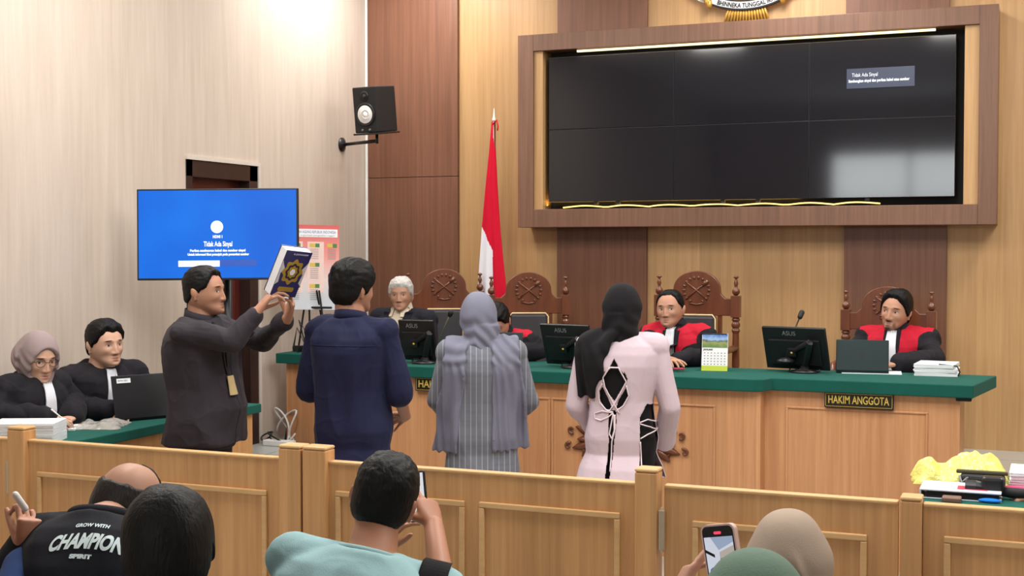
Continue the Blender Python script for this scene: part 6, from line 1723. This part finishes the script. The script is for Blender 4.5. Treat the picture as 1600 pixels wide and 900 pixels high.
if SEAT_OK(f, 'person at the left edge'): SITTERS.append((f, 'person at the left edge'))
def hooded(px, py, dep, yaw, label, C, peak=.018, head=(0, 0, 0), arms=None, seed=1, lean=5, hs=1.0, back=(0, 0)):
    f = fg(px, py + 9, dep, yaw, label, lean=lean, head=head, width=1.0, fat=1.1, h=1.6, arms=arms, vox=.0045 if arms else .006, hs=hs, skin=srgb(190, 140, 116))
    g = G(); f.headshell(g, .017, backpt=peak); hz = f.H.z; N = f.N
    rings = []
    for z, rx, ry, yo in ((hz - .0, .09, .10, -.0), (hz - .08, .098, .104, -.012), (hz - .14, .12, .115, -.02), (hz - .19, .16, .125, -.02), (hz - .25, .215, .14, -.01), (hz - .36, .235, .155, 0), (hz - .46, .24, .16, 0)):
        rings.append([Vector((f.H.x * .6 + rx * math.cos(a), f.H.y * .7 + yo + ry * math.sin(a), z)) for a in [2 * PI * i / 28 for i in range(28)]])
    g.loft(rings)
    def fn(V, N_):
        x, y, z = V.T; x = x - f.H.x
        d = .010 * np.exp(-((x - .02 - (hz - z) * .35) / .012) ** 2) * sm(hz + .07, hz + .0, z) * (y < f.H.y)
        d += .006 * np.sin(x * 70 + z * 22 + seed) * sm(hz - .02, hz - .2, z)
        return V + N_ * d[:, None]
    f.garment('headscarf', g, C, .006, 6, .002, seed=seed, fn=fn)
    tee(f, M_cloth('long_sleeve_cloth', tuple(x * .7 for x in srgb(120, 120, 120)[:3]) + (1,), .8, .2), .008, 4, to=1.9, name='blouse'); trousers(f)
    return f
if want('beige'):
    f = hooded(1232, 797, 3.32, 14, 'person in a taupe headscarf in the front, right of the raised phone', M_cloth('taupe_scarf_cloth', srgb(158, 140, 124), .75, .3, var=.05), head=(0, 4, 0), hs=1.08, seed=2)
    SITTERS.append((f, 'person in the taupe headscarf'))
if want('green'):
    def A(f):
        return dict(LE=f.px(1010, 1010, 2.1), LW=f.px(1052, 948, 2.52), LH=dict(dir=f.Mi.to_3x3() @ (at_D(1086, 868, 2.56) - at_D(1052, 948, 2.52)), palm=f.Mi.to_3x3() @ Vector((.8, .6, .3)), curl=[(12, 22, 12), (14, 24, 14), (18, 28, 16), (22, 30, 18)], thumb=(50, 40, 15), spread=1.3, scale=1.05))
    f = hooded(1180, 866, 2.15, 12, 'person in a sage green headscarf at the lower edge, holding up the pink phone', M_cloth('sage_scarf_cloth', srgb(100, 124, 108), .75, .3, var=.05), head=(0, -4, 0), arms=A, hs=1.05, seed=5)
    SITTERS.append((f, 'person in the sage green headscarf'))
    # phone in a pink case
    c = at_D(1128, 862, 2.47); U = at_D(1158, 860, 2.44) - at_D(1098, 864, 2.50)
    Mp_ = frame(c, U, CR @ Vector((.02, 1, .0)))
    ph = empty('phone', tuple(c), 0, 'phone in a pale pink case filming the room, lower edge of the picture', 'phone')
    w_, h_ = .073, .150
    def rr(w, h, r):
        p = []
        for cx_, cy_, a0 in ((w / 2 - r, h / 2 - r, 0), (-w / 2 + r, h / 2 - r, 90), (-w / 2 + r, -h / 2 + r, 180), (w / 2 - r, -h / 2 + r, 270)):
            for i in range(6): a = math.radians(a0 + i * 18); p.append((cx_ + r * math.cos(a), cy_ + r * math.sin(a)))
        return p
    DY = -.025
    ca_ = make('phone_case', G().prism(rr(w_ + .005, h_ + .005, .013), Mp_ @ Matrix.Translation((0, DY, -.006)), .011), M_plain('pale_pink_case', srgb(226, 190, 182), .5), ph)
    make('phone_glass', G().prism(rr(w_ - .002, h_ - .002, .011), Mp_ @ Matrix.Translation((0, DY, .0052)), .0006), MT['black_plastic'], ph)
    def pr(x0, x1, y0, y1, m, nm, z=.006): # fractions of the width, metres from the top
        return make(nm, G().prism([(x0 * w_, h_ / 2 + DY - y0), (x1 * w_, h_ / 2 + DY - y0), (x1 * w_, h_ / 2 + DY - y1), (x0 * w_, h_ / 2 + DY - y1)], Mp_ @ Matrix.Translation((0, 0, z)), .0002), m, ph)
    pr(-.45, .45, .021, .135, M_glow('phone_wall_white', srgb(206, 210, 222), .9), 'live_image')
    z2 = .00625
    def poly_(pts, m, nm): return make(nm, G().prism([(x * w_, h_ / 2 + DY - y) for x, y in pts], Mp_ @ Matrix.Translation((0, 0, z2)), .0002), m, ph)
    poly_([(-.25, .021), (.45, .021), (.45, .032), (-.03, .046)], M_glow('phone_ceiling_grey', srgb(150, 165, 190), .9), 'live_image_ceiling')
    poly_([(-.02, .050), (.45, .038), (.45, .056), (-.02, .062)], M_glow('phone_warm_grey', srgb(178, 168, 160), .9), 'live_image_wall')
    poly_([(-.45, .044), (-.18, .054), (-.18, .060), (-.45, .050)], MT['black_matt'], 'live_image_screen')
    poly_([(-.02, .062), (.45, .056), (.45, .1), (-.02, .1)], M_glow('phone_people_grey', srgb(110, 104, 110), .7), 'live_image_people')
    poly_([(-.38, .082), (-.30, .078), (-.15, .080), (-.12, .12), (-.40, .12)], M_glow('phone_blue', srgb(30, 60, 190), .9), 'live_image_chair')
    z2 = .0060
    make('record_indicator', G().prism([(x - .0, y) for x, y in rr(.017, .0055, .0025)], Mp_ @ Matrix.Translation((0, h_ / 2 + DY - .0135, .0058)), .0003), M_glow('red_indicator', srgb(235, 60, 90), 1.2), ph)

if want('right'):
    def A(f):
        return dict(LE=(-.30, .05, .98), LW=(-.26, .3, .93), RE=f.px(1700, 800, 4.95), RW=f.px(1616, 772, 4.93), RH=dict(dir=f.Mi.to_3x3() @ (at_D(1590, 777, 4.93) - at_D(1616, 772, 4.93)), palm=(0, 0.2, -1), curl=[(25, 40, 25), (28, 45, 25), (35, 50, 30), (40, 55, 30)], thumb=(30, 30, 15), scale=1.0))
    f = fg(1900, 560, 5.0, 78, 'person outside the right edge, only a hand showing over the papers', lean=4, arms=A, vox=.005, skin=srgb(190, 140, 120))
    f.hair(HAIR, SHORT, .022, .012); tee(f, M_cloth('dark_robe_cloth', srgb(30, 28, 34), .8, .2), .008, 4, to=1.85, name='robe'); trousers(f)
    SITTERS.append((f, 'person at the right table'))

# ================================================================== plain seats of the public, the lawyers and the person at the right table
M_seatw = MT['wood_carved']; M_pad = M_cloth('grey_seat_cloth', srgb(88, 88, 94))
def plain_chair(f, label):
    sz = f.hipz - .10
    e = empty('chair', tuple(f.M @ Vector((0, -.02, 0))), f.yaw, label, 'chair', 'plain chairs out of frame')
    e.location.z = f.loc.z
    make('seat', G().box(-.22, .22, -.20, .24, sz - .04, sz), M_pad, e, bevel=.015, local=True)
    make('backrest', G().box(-.21, .21, -.235, -.205, sz + .12, sz + .34), M_pad, e, bevel=.012, local=True)
    for sx in (-1, 1):
        make('leg', G().box(sx * .20 - .015, sx * .20 + .015, .19, .22, 0, sz - .04), M_seatw, e, local=True)
        make('leg', G().box(sx * .20 - .015, sx * .20 + .015, -.235, -.205, 0, sz + .30), M_seatw, e, local=True)
for f, who in SITTERS: plain_chair(f, 'plain grey chair under the ' + who)
